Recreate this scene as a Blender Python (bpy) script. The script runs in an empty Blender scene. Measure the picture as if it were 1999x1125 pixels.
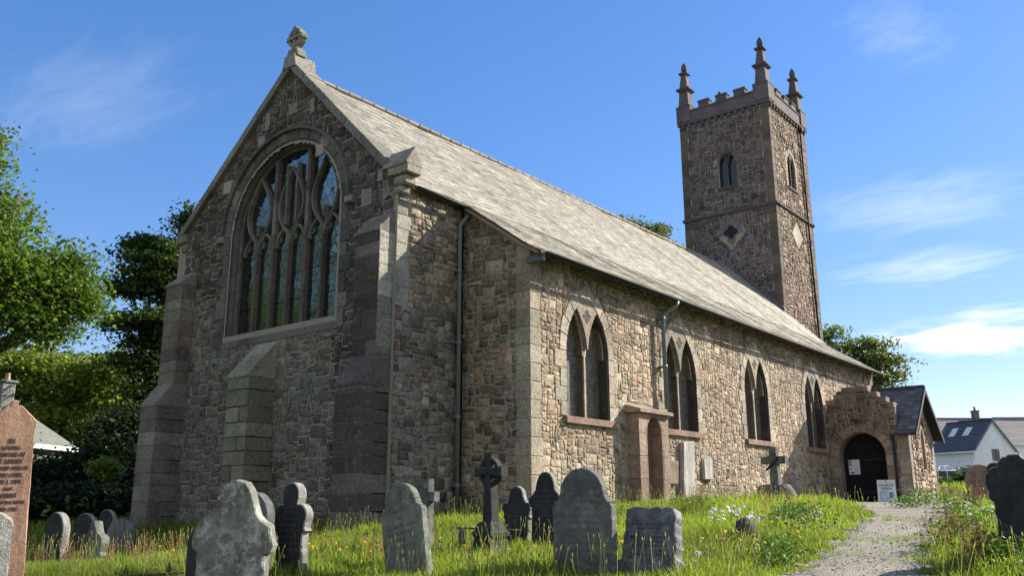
import bpy, math, random
import numpy as np
from mathutils import Matrix, Vector
R = math.radians
rng = np.random.default_rng(7)
random.seed(7)
sc = bpy.context.scene
COL = sc.collection

# ------------------------------------------------------------------ camera
CAM = np.array([-14.868, -11.467, 0.0]); YAW, PITCH, ROLL, FPX = .6778, .2431, -.0029, 1705.9
cp, sp = math.cos(PITCH), math.sin(PITCH)
FW = np.array([math.cos(YAW)*cp, math.sin(YAW)*cp, sp]); r0 = np.array([math.sin(YAW), -math.cos(YAW), 0.]); u0_ = np.cross(r0, FW)
RT = math.cos(ROLL)*r0+math.sin(ROLL)*u0_; UP = -math.sin(ROLL)*r0+math.cos(ROLL)*u0_
FH = np.array([math.cos(YAW), math.sin(YAW), 0.])
cam = bpy.data.objects.new('camera', bpy.data.cameras.new('camera')); COL.objects.link(cam)
cam.matrix_world = Matrix(((RT[0], UP[0], -FW[0], CAM[0]), (RT[1], UP[1], -FW[1], CAM[1]), (RT[2], UP[2], -FW[2], CAM[2]), (0, 0, 0, 1)))
cam.data.sensor_fit = 'HORIZONTAL'; cam.data.sensor_width = 36; cam.data.lens = 36*FPX/1999
cam.data.clip_start = .1; cam.data.clip_end = 3000
sc.camera = cam
def ray(px, py): return FW+(px-999.5)/FPX*RT-(py-562.5)/FPX*UP
def at(px, py, D):                       # the point seen at a photo position, D metres ahead of the viewer
    v = ray(px, py); return CAM+v*D/(v@FH)
def atx(px, py, x): v = ray(px, py); return CAM+v*(x-CAM[0])/v[0]
def aty(px, py, y): v = ray(px, py); return CAM+v*(y-CAM[1])/v[1]

# ------------------------------------------------------------------ light
SUN = np.array([2., -1., 1.3]); SUN /= np.linalg.norm(SUN)
sun = bpy.data.objects.new('sun', bpy.data.lights.new('sun', 'SUN')); COL.objects.link(sun)
sun.data.energy = 5.0; sun.data.angle = R(.53); sun.data.color = (1, .92, .78)
sun.rotation_euler = Vector(SUN).to_track_quat('Z', 'Y').to_euler()
sc.view_settings.view_transform = 'Standard'; sc.view_settings.look = 'None'
sc.view_settings.exposure = 1.0; sc.view_settings.gamma = 1
w = bpy.data.worlds.new('World'); sc.world = w; w.use_nodes = True
nt = w.node_tree; nt.nodes.clear()
class NG:
    def __init__(s, nt): s.t = nt
    def n(s, typ, ins=None, **kw):
        nd = s.t.nodes.new(typ)
        for k, v in kw.items(): setattr(nd, k, v)
        for k, v in (ins or {}).items():
            if isinstance(v, bpy.types.NodeSocket): s.t.links.new(v, nd.inputs[k])
            else: nd.inputs[k].default_value = v
        return nd
    def math(s, op, a, b=0., c=0., clamp=False):
        return s.n('ShaderNodeMath', {0: a, 1: b, 2: c}, operation=op, use_clamp=clamp).outputs[0]
    def mix(s, f, a, b, bt='MIX'):
        nd = s.n('ShaderNodeMix', data_type='RGBA', blend_type=bt)
        for i, v in ((0, f), (6, a), (7, b)):
            if isinstance(v, bpy.types.NodeSocket): s.t.links.new(v, nd.inputs[i])
            else: nd.inputs[i].default_value = v if i == 0 else (*v[:3], 1)
        return nd.outputs[2]
    def ramp(s, f, *st):
        nd = s.n('ShaderNodeValToRGB', {0: f}); e = nd.color_ramp.elements
        while len(e) < len(st): e.new(.5)
        for el, (p, c) in zip(e, st): el.position = p; el.color = (*c, 1) if not isinstance(c, (int, float)) else (c, c, c, 1)
        return nd.outputs[0]
    def noise(s, vec, scale, detail=3., rough=.55, **kw):
        return s.n('ShaderNodeTexNoise', {'Vector': vec, 'Scale': scale, 'Detail': detail, 'Roughness': rough, **kw}).outputs[0]
g = NG(nt)
sky = g.n('ShaderNodeTexSky', sky_type='NISHITA', sun_disc=False, sun_elevation=math.asin(SUN[2]), sun_rotation=math.atan2(SUN[0], SUN[1]), altitude=100, air_density=1.0, dust_density=.15, ozone_density=2.2)
skyg = g.n('ShaderNodeGamma', {0: sky.outputs[0], 1: .70}).outputs[0]
skyc = g.n('ShaderNodeHueSaturation', {'Saturation': 1.53, 'Value': 1.75, 'Color': skyg}).outputs[0]
tc = g.n('ShaderNodeTexCoord').outputs['Generated']
sx = g.n('ShaderNodeSeparateXYZ', {0: tc}); zc = g.math('MAXIMUM', sx.outputs[2], .02)
pu = g.math('DIVIDE', sx.outputs[0], zc); pv = g.math('DIVIDE', sx.outputs[1], zc)
def wisp(px0, py0, px1, py1, wid, amt, seed, nsc=2.2, grain=6.):
    # a cirrus streak between two points of the sky, laid out on a level cloud sheet
    a = ray(px0, py0); b = ray(px1, py1); a = a[:2]/a[2]; b = b[:2]/b[2]
    c = (a+b)/2; L = np.linalg.norm(b-a)/2; t = (b-a)/(2*L)
    du = g.math('SUBTRACT', pu, c[0]); dv = g.math('SUBTRACT', pv, c[1])
    s_ = g.math('ADD', g.math('MULTIPLY', du, t[0]), g.math('MULTIPLY', dv, t[1]))
    n_ = g.math('ADD', g.math('MULTIPLY', du, -t[1]), g.math('MULTIPLY', dv, t[0]))
    sN = g.math('DIVIDE', s_, L); nN = g.math('DIVIDE', n_, wid)
    v = g.n('ShaderNodeCombineXYZ', {0: g.math('MULTIPLY', sN, .9), 1: g.math('MULTIPLY', nN, 1.6), 2: seed}).outputs[0]
    ns = g.noise(v, nsc, 7., .62, Distortion=.6)
    r2 = g.math('ADD', g.math('MULTIPLY', sN, sN), g.math('MULTIPLY', nN, nN))
    m = g.math('SUBTRACT', 1., g.math('SQRT', r2), clamp=True)
    d = g.math('MULTIPLY', g.math('SUBTRACT', g.math('ADD', ns, g.math('MULTIPLY', m, .55)), .62), 2.2, clamp=True)
    return g.math('MULTIPLY', g.math('MULTIPLY', d, g.math('MULTIPLY', m, 1.8, clamp=True)), amt)
tot = None
for a in [(-30, 330, 420, 20, .34, .09, 1.3), (1690, 700, 2200, 615, 1.1, 1.3, 4.7), (1560, 560, 2100, 480, .5, .3, 9.1), (1600, 480, 2060, 300, .6, .2, 2.6), (1620, 110, 1900, 20, .3, .1, 6.4), (1800, 640, 2100, 590, .5, .5, 11.), (350, 700, 120, 760, .8, .3, 3.)]:
    d_ = wisp(*a); tot = d_ if tot is None else g.math('MAXIMUM', tot, d_)
skyc = g.mix(1., skyc, (1.06, .95, 1.13), 'MULTIPLY')
skym = g.mix(tot, skyc, (9.5, 9.4, 9.2))
# a bright veil added unseen behind the viewer as neutral fill for shaded walls
back = g.math('ADD', g.math('MULTIPLY', sx.outputs[0], -.86), g.math('MULTIPLY', sx.outputs[1], -.5))
vn = g.noise(g.n('ShaderNodeCombineXYZ', {0: pu, 1: pv, 2: 5.}).outputs[0], .8, 5., .6)
fill_veil = g.math('MULTIPLY', g.ramp(back, (.05, 0.), (.45, 1.)), g.ramp(vn, (.3, .55), (.7, 1.)))
skym = g.mix(g.math('MULTIPLY', fill_veil, .5), skym, (7.6, 7.1, 6.3))
g.n('ShaderNodeOutputWorld', {0: g.n('ShaderNodeBackground', {0: skym, 1: .08}).outputs[0]})

# ------------------------------------------------------------------ materials
def newmat(name):
    m = bpy.data.materials.new(name); m.use_nodes = True; m.node_tree.nodes.clear(); return m, NG(m.node_tree)
def finish(g, bsdf): g.n('ShaderNodeOutputMaterial', {0: bsdf})
def P(g, col, rough=.85, normal=None, **kw):
    ins = {'Base Color': col, 'Roughness': rough, **{k.replace('_', ' '): v for k, v in kw.items()}}
    if not isinstance(col, bpy.types.NodeSocket): ins['Base Color'] = (*col[:3], 1)
    if normal is not None: ins['Normal'] = normal
    return g.n('ShaderNodeBsdfPrincipled', ins).outputs[0]
def bump(g, h, dist, strength=1.):
    return g.n('ShaderNodeBump', {'Strength': strength, 'Distance': dist, 'Height': h}).outputs[0]
def pos(g): return g.n('ShaderNodeNewGeometry').outputs['Position']
def attr(g, nm='Col'): return g.n('ShaderNodeAttribute', attribute_name=nm).outputs['Color']
def objc(g): return g.n('ShaderNodeTexCoord').outputs['Object']

def m_stone(name, bumpd=.012, speck=.55, sc1=9., sc2=48.):
    m, g = newmat(name); p = pos(g)
    a = g.noise(p, sc1, 4., .6); b = g.noise(p, sc2, 3., .7); c = g.noise(p, 1.1, 4., .6)
    f = g.ramp(a, (.3, .62), (.7, 1.3)); s = g.ramp(b, (.32, 1-speck), (.5, 1.), (.72, 1+speck*.8))
    col = g.mix(1., attr(g), f, 'MULTIPLY'); col = g.mix(1., col, s, 'MULTIPLY')
    lich = g.math('MULTIPLY', g.ramp(g.noise(p, 5.5, 5., .7), (.58, 0), (.68, 1)), .3)
    col = g.mix(lich, col, (.36, .34, .28))
    stain = g.ramp(c, (.3, .62), (.62, 1.12)); col = g.mix(1., col, stain, 'MULTIPLY')
    h = g.math('ADD', g.math('MULTIPLY', a, .9), g.math('ADD', g.math('MULTIPLY', b, .3), g.math('MULTIPLY', g.noise(p, sc1*2.6, 3., .6), .5)))
    finish(g, P(g, col, .9, bump(g, h, bumpd*3))); return m
M_RUB = m_stone('rubble_stone', .008)
M_ASH = m_stone('dressed_granite', .007, .6, 14., 70.)
def m_mortar(name, c1, c2):
    m, g = newmat(name); p = pos(g)
    a = g.noise(p, 3., 5., .65); b = g.noise(p, 60., 2., .6)
    finish(g, P(g, g.mix(1., g.mix(a, c1, c2), g.ramp(b, (.3, .7), (.7, 1.15)), 'MULTIPLY'), .95, bump(g, g.math('ADD', b, g.noise(p, 16., 3.)), .012))); return m
M_MOR = m_mortar('lime_mortar', (.30, .25, .18), (.46, .39, .29))
M_MORD = m_mortar('dark_mortar', (.27, .24, .19), (.42, .38, .30))
def m_slate(name, spread=.16):
    m, g = newmat(name); p = pos(g)
    a = g.noise(p, 3.2, 5., .7); b = g.noise(p, 30., 3., .7)
    col = g.mix(1., attr(g), g.ramp(a, (.3, .82), (.7, 1.14)), 'MULTIPLY'); mo = g.math('MULTIPLY', g.ramp(g.noise(p, 1.3, 6., .7), (.52, 0.), (.7, 1.)), spread); col = g.mix(mo, col, (.20, .19, .10)); wr_ = g.ramp(g.noise(g.n('ShaderNodeMapping', {0: p, 3: (1.6, .35, .35)}).outputs[0], 1.4, 4., .65), (.34, .93), (.62, 1.05)); col = g.mix(1., col, wr_, 'MULTIPLY')
    col = g.mix(1., col, g.ramp(b, (.35, .72), (.65, 1.2)), 'MULTIPLY')
    finish(g, P(g, col, .72, bump(g, b, .006))); return m
M_SLATE = m_slate('roof_slate')
def m_plain(name, col, rough=.6, var=.25, sc_=20., bd=.004, **kw):
    m, g = newmat(name); p = objc(g)
    a = g.noise(p, sc_, 4., .6)
    finish(g, P(g, g.mix(1., col, g.ramp(a, (.3, 1-var), (.7, 1+var)), 'MULTIPLY'), rough, bump(g, a, bd), **kw)); return m
M_LEAD = m_plain('lead_sheet', (.10, .10, .11), .6)
M_IRON = m_plain('cast_iron', (.018, .018, .02), .85)
M_PIPE = m_plain('painted_pipe', (.135, .165, .165), .5, .15)
M_WOOD = m_plain('dark_oak', (.006, .005, .006), .95, .5, 9.)
M_WHITE = m_plain('white_paint', (.78, .78, .76), .5, .04)
M_RENDER = m_plain('white_render', (.90, .90, .88), .9, .08, .7, .001)
M_DARKGL = m_plain('dark_glazing', (.02, .025, .03), .08, .1)
M_BRASS = m_plain('old_brass', (.30, .22, .12), .45, .2)
def m_attr(name, rough=.8, var=.2, sc_=25., bd=.004):
    m, g = newmat(name); a = g.noise(objc(g), sc_, 4., .6)
    finish(g, P(g, g.mix(1., attr(g), g.ramp(a, (.3, 1-var), (.7, 1+var)), 'MULTIPLY'), rough, bump(g, a, bd))); return m
M_COL = m_attr('painted_colour'); M_ROCK = m_attr('rough_rock', .9, .45, 14., .02)
def m_glass_dark():                         # leaded church glass seen from outside: dark, uneven, mirror-like
    m, g = newmat('leaded_glass'); p = pos(g)
    v = g.n('ShaderNodeTexVoronoi', {'Vector': p, 'Scale': 5.5}, feature='F1')
    ve = g.n('ShaderNodeTexVoronoi', {'Vector': p, 'Scale': 5.5}, feature='DISTANCE_TO_EDGE').outputs['Distance']
    lead = g.ramp(ve, (.02, 1.), (.035, 0.))
    tilt = g.n('ShaderNodeVectorMath', {0: v.outputs['Color'], 1: (.5, .5, .5)}, operation='SUBTRACT').outputs[0]
    tilt = g.n('ShaderNodeVectorMath', {0: tilt, 'Scale': .035}, operation='SCALE').outputs[0]
    nr = g.n('ShaderNodeVectorMath', {0: g.n('ShaderNodeNewGeometry').outputs['Normal'], 1: tilt}, operation='ADD').outputs[0]
    nr = g.n('ShaderNodeVectorMath', {0: nr}, operation='NORMALIZE').outputs[0]
    nb = g.n('ShaderNodeBump', {'Strength': .25, 'Distance': .01, 'Height': g.noise(p, 9., 2.), 'Normal': nr}).outputs[0]
    gl = P(g, (.012, .014, .016), .03, nb, IOR=3.2)
    gs = g.n('ShaderNodeBsdfGlossy', {0: (.23, .26, .22, 1), 'Roughness': .03, 'Normal': nb}).outputs[0]; gl = g.n('ShaderNodeMixShader', {0: .6, 1: gl, 2: gs}).outputs[0]
    ld = P(g, (.03, .03, .032), .6)
    finish(g, g.n('ShaderNodeMixShader', {0: lead, 1: gl, 2: ld}).outputs[0]); return m
M_GLE = m_glass_dark()
def m_glass_quarry():                       # small rectangular quarries behind a wire guard
    m, g = newmat('quarry_glass'); p = pos(g); s = g.n('ShaderNodeSeparateXYZ', {0: p})
    v = g.n('ShaderNodeCombineXYZ', {0: s.outputs[0], 1: s.outputs[2], 2: 0.}).outputs[0]
    br = g.n('ShaderNodeTexBrick', {'Vector': v, 'Color1': (.06, .058, .044, 1), 'Color2': (.125, .118, .086, 1), 'Mortar': (.21, .195, .155, 1), 'Scale': 1., 'Mortar Size': .006, 'Brick Width': .085, 'Row Height': .105, 'Bias': 0.}, offset=0.)
    a = g.noise(p, 7., 3.)
    col = g.mix(1., br.outputs[0], g.ramp(a, (.3, .6), (.7, 1.3)), 'MULTIPLY')
    finish(g, P(g, col, .4, bump(g, a, .01), IOR=1.35)); return m
M_GLQ = m_glass_quarry()
def m_leaf(name, tr=.45):
    m, g = newmat(name); c = attr(g)
    d = P(g, c, .55); t = g.n('ShaderNodeBsdfTranslucent', {0: g.mix(1., c, (1.1, 1.32, .6), 'MULTIPLY')}).outputs[0]
    finish(g, g.n('ShaderNodeMixShader', {0: tr, 1: d, 2: t}).outputs[0]); return m
M_LEAF = m_leaf('leaf'); M_GRASS = m_leaf('grass_blade', .58)
M_BARK = m_plain('bark', (.075, .06, .045), .95, .4, 12., .03)
def m_ground():
    m, g = newmat('turf'); p = pos(g)
    a = g.noise(p, 1.4, 5., .65); b = g.noise(p, 22., 4., .7)
    col = g.mix(g.ramp(a, (.35, 0.), (.65, 1.)), (.055, .075, .018), (.10, .11, .03)); col = g.mix(g.ramp(b, (.5, 0.), (.72, .6)), col, (.14, .115, .06))
    finish(g, P(g, col, .95, bump(g, b, .05))); return m
M_TURF = m_ground()
def m_gravel():
    m, g = newmat('gravel'); p = pos(g)
    v = g.n('ShaderNodeTexVoronoi', {'Vector': p, 'Scale': 55.}); b = g.noise(p, 2.2, 5., .65)
    cc = g.n('ShaderNodeSeparateXYZ', {0: v.outputs['Color']}).outputs[0]
    col = g.mix(cc, (.17, .145, .11), (.46, .41, .33)); col = g.mix(g.ramp(b, (.4, 0.), (.62, 1.)), col, (.30, .265, .205))
    col = g.mix(g.ramp(g.noise(p, 4.5, 5., .7), (.57, 0.), (.68, .75)), col, (.12, .115, .055)); col = g.mix(1., col, g.ramp(g.noise(p, .9, 6., .7), (.35, .72), (.65, 1.1)), 'MULTIPLY')
    finish(g, P(g, col, .95, bump(g, g.math('MULTIPLY', v.outputs['Distance'], -1.), .012))); return m
M_GRAVEL = m_gravel()
def m_head(name, base, lich, dark, amt=.5, sc_=7., rough=.85):
    m, g = newmat(name); p = g.n('ShaderNodeVectorMath', {0: objc(g), 1: g.n('ShaderNodeObjectInfo').outputs['Location']}, operation='ADD').outputs[0]
    a = g.noise(p, sc_, 6., .72); b = g.noise(p, sc_*.45, 5., .65, Distortion=.4); f = g.noise(p, 90., 3., .7)
    st = g.noise(g.n('ShaderNodeMapping', {0: p, 3: (9., 9., 1.1)}).outputs[0], 1., 4., .6)
    col = g.mix(g.ramp(b, (.42, 0.), (.62, 1.)), base, dark); col = g.mix(g.math('MULTIPLY', g.ramp(a, (.5, 0.), (.6, 1.)), amt), col, lich)
    vo = g.n('ShaderNodeTexVoronoi', {'Vector': p, 'Scale': 17.}); rs_ = g.n('ShaderNodeSeparateXYZ', {0: vo.outputs['Color']}).outputs
    dist = g.math('ADD', vo.outputs['Distance'], g.math('MULTIPLY', g.math('SUBTRACT', f, .5), .25)); spot = g.math('LESS_THAN', dist, g.math('MULTIPLY', g.math('POWER', rs_[0], 3.), .34))
    col = g.mix(g.math('MULTIPLY', spot, min(.8, amt*1.2)), col, g.mix(g.math('GREATER_THAN', rs_[1], .72), lich, (lich[0]*1.15, lich[1]*.95, lich[2]*.45)))
    col = g.mix(1., col, g.ramp(st, (.35, .7), (.65, 1.12)), 'MULTIPLY')
    col = g.mix(1., col, g.ramp(f, (.3, .68), (.7, 1.3)), 'MULTIPLY')
    finish(g, P(g, col, rough, bump(g, g.math('ADD', a, g.math('MULTIPLY', f, .4)), .02))); return m
MH_GREY = m_head('grey_granite', (.15, .152, .138), (.25, .25, .21), (.08, .082, .076), .5)
MH_LICH = m_head('lichened_marble', (.26, .26, .22), (.44, .43, .37), (.11, .11, .085), .8, 9.)
MH_EDGE = m_head('sunlit_edge', (.30, .29, .26), (.42, .41, .36), (.20, .19, .17), .5, 10.)  # pale rims for dark stones, sunlight on their sides put into the colour
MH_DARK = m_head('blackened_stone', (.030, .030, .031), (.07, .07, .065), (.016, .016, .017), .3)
MH_GREEN = m_head('algae_green_stone', (.19, .205, .165), (.30, .30, .25), (.10, .12, .09), .45)
MH_RED = m_head('red_sandstone', (.44, .25, .165), (.50, .37, .25), (.38, .215, .14), .35, 12.)
MH_PINK = m_head('pink_granite', (.34, .20, .15), (.40, .27, .21), (.24, .14, .11), .4, 12.)
MH_SLATE = m_head('blue_slate', (.115, .122, .138), (.30, .30, .29), (.06, .064, .074), .5, 8., .6)
MH_LIT = m_head('pale_granite', (.46, .45, .40), (.55, .54, .48), (.33, .32, .28), .5, 10.)

# ------------------------------------------------------------------ mesh helpers
class MB:
    def __init__(s): s.V = []; s.F = {}; s.C = []; s.n = 0; s.mats = []
    def mi(s, m):
        if m not in s.mats: s.mats.append(m)
        return s.mats.index(m)
    def add(s, V, F, col=(.5, .5, .5), mat=None, smooth=False):
        V = np.asarray(V, float).reshape(-1, 3); c = np.asarray(col, float)
        if c.ndim == 1: c = np.tile(c[:3], (len(V), 1))
        k = s.mi(mat)
        for f in (F if isinstance(F, (list, tuple)) else [F]):
            f = np.asarray(f, int)
            if f.ndim == 1: f = f[None]
            if f.size: s.F.setdefault(f.shape[1], []).append((f+s.n, k, smooth))
        s.V.append(V); s.C.append(c); s.n += len(V)
    def build(s, name, parent=None, loc=None, rot=None, T=None):
        V = np.concatenate(s.V); C = np.concatenate(s.C)
        me = bpy.data.meshes.new(name); loops = []; tot = []; mi = []; sm = []
        for k, L in s.F.items():
            for f, m, b in L:
                loops.append(f.ravel()); tot.append(np.full(len(f), k)); mi.append(np.full(len(f), m)); sm.append(np.full(len(f), b))
        loops = np.concatenate(loops); tot = np.concatenate(tot); mi = np.concatenate(mi); sm = np.concatenate(sm)
        me.vertices.add(len(V)); me.vertices.foreach_set('co', V.astype('f').ravel())
        me.loops.add(len(loops)); me.loops.foreach_set('vertex_index', loops.astype('i'))
        me.polygons.add(len(tot)); me.polygons.foreach_set('loop_start', (np.cumsum(tot)-tot).astype('i')); me.polygons.foreach_set('loop_total', tot.astype('i'))
        me.polygons.foreach_set('material_index', mi.astype('i')); me.polygons.foreach_set('use_smooth', sm.astype(bool))
        a = me.color_attributes.new('Col', 'FLOAT_COLOR', 'POINT'); a.data.foreach_set('color', np.c_[C, np.ones(len(C))].astype('f').ravel())
        for m in s.mats: me.materials.append(m)
        me.update(calc_edges=True); me.validate()
        o = bpy.data.objects.new(name, me); COL.objects.link(o)
        if loc is not None: o.location = loc
        if rot is not None: o.rotation_euler = rot
        if parent: adopt(o, parent, T is None)
        return o
def wmat(o):
    m = o.matrix_basis.copy()
    return wmat(o.parent) @ o.matrix_parent_inverse @ m if o.parent else m
def adopt(o, parent, world=True):
    o.parent = parent
    if world: o.matrix_parent_inverse = wmat(parent).inverted()
def empty(name, loc, rz=0.):
    o = bpy.data.objects.new(name, None); COL.objects.link(o); o.location = loc; o.rotation_euler = (0, 0, rz); o.empty_display_size = .2; return o
def tag(o, label=None, cat=None, group=None, kind=None):
    for k, v in (('label', label), ('category', cat), ('group', group), ('kind', kind)):
        if v: o[k] = v
    return o
class Fr:                                   # a flat frame on a wall: u across, v up, h out of the wall
    def __init__(s, O, U, V, N):
        s.O, s.U, s.V, s.N = (np.array(a, float) for a in (O, U, V, N)); s.flip = np.dot(np.cross(s.U, s.V), s.N) < 0
    def __call__(s, u, v, h=0.):
        u, v, h = np.broadcast_arrays(np.asarray(u, float), v, h)
        return s.O+u[..., None]*s.U+v[..., None]*s.V+h[..., None]*s.N
    def fix(s, F): return [np.asarray(f)[..., ::-1] for f in F] if s.flip else F
def ringfaces(K, a, b):                     # quads between ring at offset a and ring at offset b
    i = np.arange(K); j = (i+1) % K
    return np.stack([a+i, a+j, b+j, b+i], 1)
def stones(mb, fr, Q, h, col, mat, soft=.014, rough=.28):
    """rubble stones: Q (N,4,2) corner quads, counter-clockwise"""
    N = len(Q)
    if not N: return
    nx = np.roll(Q, -1, 1); pv = np.roll(Q, 1, 1); ln = np.minimum(np.linalg.norm(nx-Q, axis=2), np.linalg.norm(pv-Q, axis=2))
    r = ln*rng.uniform(.05, .19, ln.shape)
    dn = (nx-Q)/np.linalg.norm(nx-Q, axis=2, keepdims=True); dp = (pv-Q)/np.linalg.norm(pv-Q, axis=2, keepdims=True)
    A = Q+dp*r[..., None]; B = Q+dn*r[..., None]; M = (A+B+1.9*Q)/3.9
    O = np.stack([A, M, B], 2).reshape(N, 12, 2); O = O+rng.normal(0, .005, O.shape)
    c = O.mean(1, keepdims=True); d = O-c; L = np.linalg.norm(d, axis=2, keepdims=True)
    half = L.min(1, keepdims=True)
    I2 = c+d*np.clip(1-soft*rng.uniform(.7, 1.8, L.shape)/L, .35, 1); I1 = c+d*np.clip(1+.004/L, 0, 2)
    h = h[:, None]
    hv = [np.full((N, 12), -.012), h*rng.uniform(.45, .75, (N, 12)), h*(1+rng.normal(0, rough, (N, 12)))]
    V = [fr(I1[..., 0], I1[..., 1], hv[0]), fr(O[..., 0], O[..., 1], hv[1]), fr(I2[..., 0], I2[..., 1], hv[2])]
    cen = fr(c[..., 0], c[..., 1], h*(1.05+rng.normal(0, rough, (N, 1))))
    V = np.concatenate(V+[cen], 1)          # N,37,3
    q = np.concatenate([ringfaces(12, 0, 12), ringfaces(12, 12, 24)]); i = np.arange(12); t = np.stack([24+i, 24+(i+1) % 12, np.full(12, 36)], 1)
    base = (np.arange(N)*37)[:, None, None]
    mb.add(V.reshape(-1, 3), fr.fix([(q[None]+base).reshape(-1, 4), (t[None]+base).reshape(-1, 3)]), np.repeat(col, 37, 0), mat, True)
def slab(mb, fr, poly, h0, h1, bev=.012, col=(.3, .28, .25), mat=None, jit=0.):
    """a dressed block: polygon in the wall plane with a bevelled front"""
    p = np.asarray(poly, float); c = p.mean(0); d = p-c; L = np.linalg.norm(d, axis=1, keepdims=True); K = len(p)
    if np.sum(p[:, 0]*np.roll(p[:, 1], -1)-np.roll(p[:, 0], -1)*p[:, 1]) < 0: p = p[::-1]; d = p-c; L = np.linalg.norm(d, axis=1, keepdims=True)
    q = c+d*(1-bev*1.4/L)
    V = np.concatenate([fr(p[:, 0], p[:, 1], h0), fr(p[:, 0], p[:, 1], h1-bev), fr(q[:, 0], q[:, 1], h1+rng.normal(0, jit, K) if jit else h1), fr(p[:, 0], p[:, 1], h0)])
    mb.add(V, fr.fix([np.concatenate([ringfaces(K, 0, K), ringfaces(K, K, 2*K)]), 2*K+np.arange(K), 3*K+np.arange(K)[::-1]]), col, mat)
def rect(u0, v0, u1, v1): return [(u0, v0), (u1, v0), (u1, v1), (u0, v1)]
BOXF = []
def box(mb, a, b, col=(.3, .28, .25), mat=None, bev=.01, jit=0.):
    """axis-aligned block with chamfered edges"""
    a = np.array(a, float); b = np.array(b, float); bev = min(bev, (b-a).min()*.3); V = []; idx = {}
    for ax in range(3):
        for s in (0, 1):
            for i in (0, 1):
                for j in (0, 1):
                    o = [k for k in range(3) if k != ax]; c = np.zeros(3)
                    c[ax] = (a, b)[s][ax]; c[o[0]] = (a[o[0]]+bev, b[o[0]]-bev)[i]; c[o[1]] = (a[o[1]]+bev, b[o[1]]-bev)[j]
                    key = [0, 0, 0]; key[ax] = s; key[o[0]] = i; key[o[1]] = j
                    idx[(ax, *key)] = len(V); V.append(c)
    if not BOXF:
        q = []; t = []
        cy = [(0, 0), (1, 0), (1, 1), (0, 1)]
        def put(ax, o, s, i, j): k = [0, 0, 0]; k[ax] = s; k[o[0]] = i; k[o[1]] = j; return idx[(ax, *k)]
        for ax in range(3):
            o = [(ax+1) % 3, (ax+2) % 3]
            for s in (0, 1):
                f = [put(ax, o, s, i, j) for i, j in cy]; q.append(f if s else f[::-1])
        for ax in range(3):                 # edges along ax between faces of the two other axes
            b_, c_ = (ax+1) % 3, (ax+2) % 3
            for s in (0, 1):
                for r in (0, 1):
                    k0 = [0, 0, 0]; k0[b_] = s; k0[c_] = r; k1 = list(k0); k1[ax] = 1
                    f = [idx[(b_, *k0)], idx[(b_, *k1)], idx[(c_, *k1)], idx[(c_, *k0)]]
                    q.append(f if s == r else f[::-1])
        for k in [(i, j, l) for i in (0, 1) for j in (0, 1) for l in (0, 1)]:
            f = [idx[(0, *k)], idx[(1, *k)], idx[(2, *k)]]; t.append(f if sum(k) % 2 else f[::-1])
        BOXF.extend([np.array(q), np.array(t)])
    V = np.array(V)
    if jit: V = V+rng.normal(0, jit, V.shape)
    mb.add(V, BOXF, col, mat)
def prism(mb, fr, poly, h0, h1, col, mat, smooth=False):
    p = np.asarray(poly, float); K = len(p)
    if np.sum(p[:, 0]*np.roll(p[:, 1], -1)-np.roll(p[:, 0], -1)*p[:, 1]) < 0: p = p[::-1]
    V = np.concatenate([fr(p[:, 0], p[:, 1], h0), fr(p[:, 0], p[:, 1], h1)])
    mb.add(V, fr.fix([ringfaces(K, 0, K), np.arange(K)[::-1], K+np.arange(K)]), col, mat, smooth)
def strip(mb, A, B, col, mat, flip=False, smooth=True, closed=False):
    A = np.asarray(A); B = np.asarray(B); n = len(A); i = np.arange(n if closed else n-1); j = (i+1) % n
    F = np.stack([i, j, n+j, n+i], 1); mb.add(np.concatenate([A, B]), F[:, ::-1] if flip else F, col, mat, smooth)
def bar(mb, fr, pts, wd, h0, h1, col, mat, ch=.025):
    """moulded stone bar along a line in the wall plane"""
    p = np.asarray(pts, float); t = np.gradient(p, axis=0); t /= np.linalg.norm(t, axis=1, keepdims=True)+1e-9; n = np.stack([-t[:, 1], t[:, 0]], 1)
    S = [(-wd/2, h0), (wd/2, h0), (wd/2, h1-ch), (wd/2-ch, h1), (-wd/2+ch, h1), (-wd/2, h1-ch)]; K = len(S)
    V = np.stack([fr(p[:, 0]+n[:, 0]*a, p[:, 1]+n[:, 1]*a, b) for a, b in S], 1); m = len(p)
    F = []
    for k in range(K):
        a = np.arange(m-1)*K; F.append(np.stack([a+k, a+(k+1) % K, a+K+(k+1) % K, a+K+k], 1))
    F = np.concatenate(F); mb.add(V.reshape(-1, 3), [x[:, ::-1] for x in fr.fix([F])]+[np.arange(K), (m-1)*K+np.arange(K)[::-1]], col, mat)
def tube(mb, pts, r, col=(.3, .3, .3), mat=None, K=8, cap=True):
    p = np.asarray(pts, float); r = np.broadcast_to(r, len(p)); t = np.gradient(p, axis=0); t /= np.linalg.norm(t, axis=1, keepdims=True)+1e-9
    up = np.array([0, 0, 1.]) if abs(t[0, 2]) < .9 else np.array([1., 0, 0]); V = []
    for i in range(len(p)):
        a = np.cross(t[i], up); a /= np.linalg.norm(a)+1e-9; b = np.cross(t[i], a); up = np.cross(a, t[i]) if False else up
        th = np.arange(K)*2*np.pi/K; V.append(p[i]+r[i]*(np.cos(th)[:, None]*a-np.sin(th)[:, None]*b)*1.0)
    V = np.concatenate(V); F = np.concatenate([ringfaces(K, i*K, i*K+K)[:, ::-1] for i in range(len(p)-1)])
    mb.add(V, [F]+([np.arange(K), (len(p)-1)*K+np.arange(K)[::-1]] if cap else []), col, mat, True)
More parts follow.
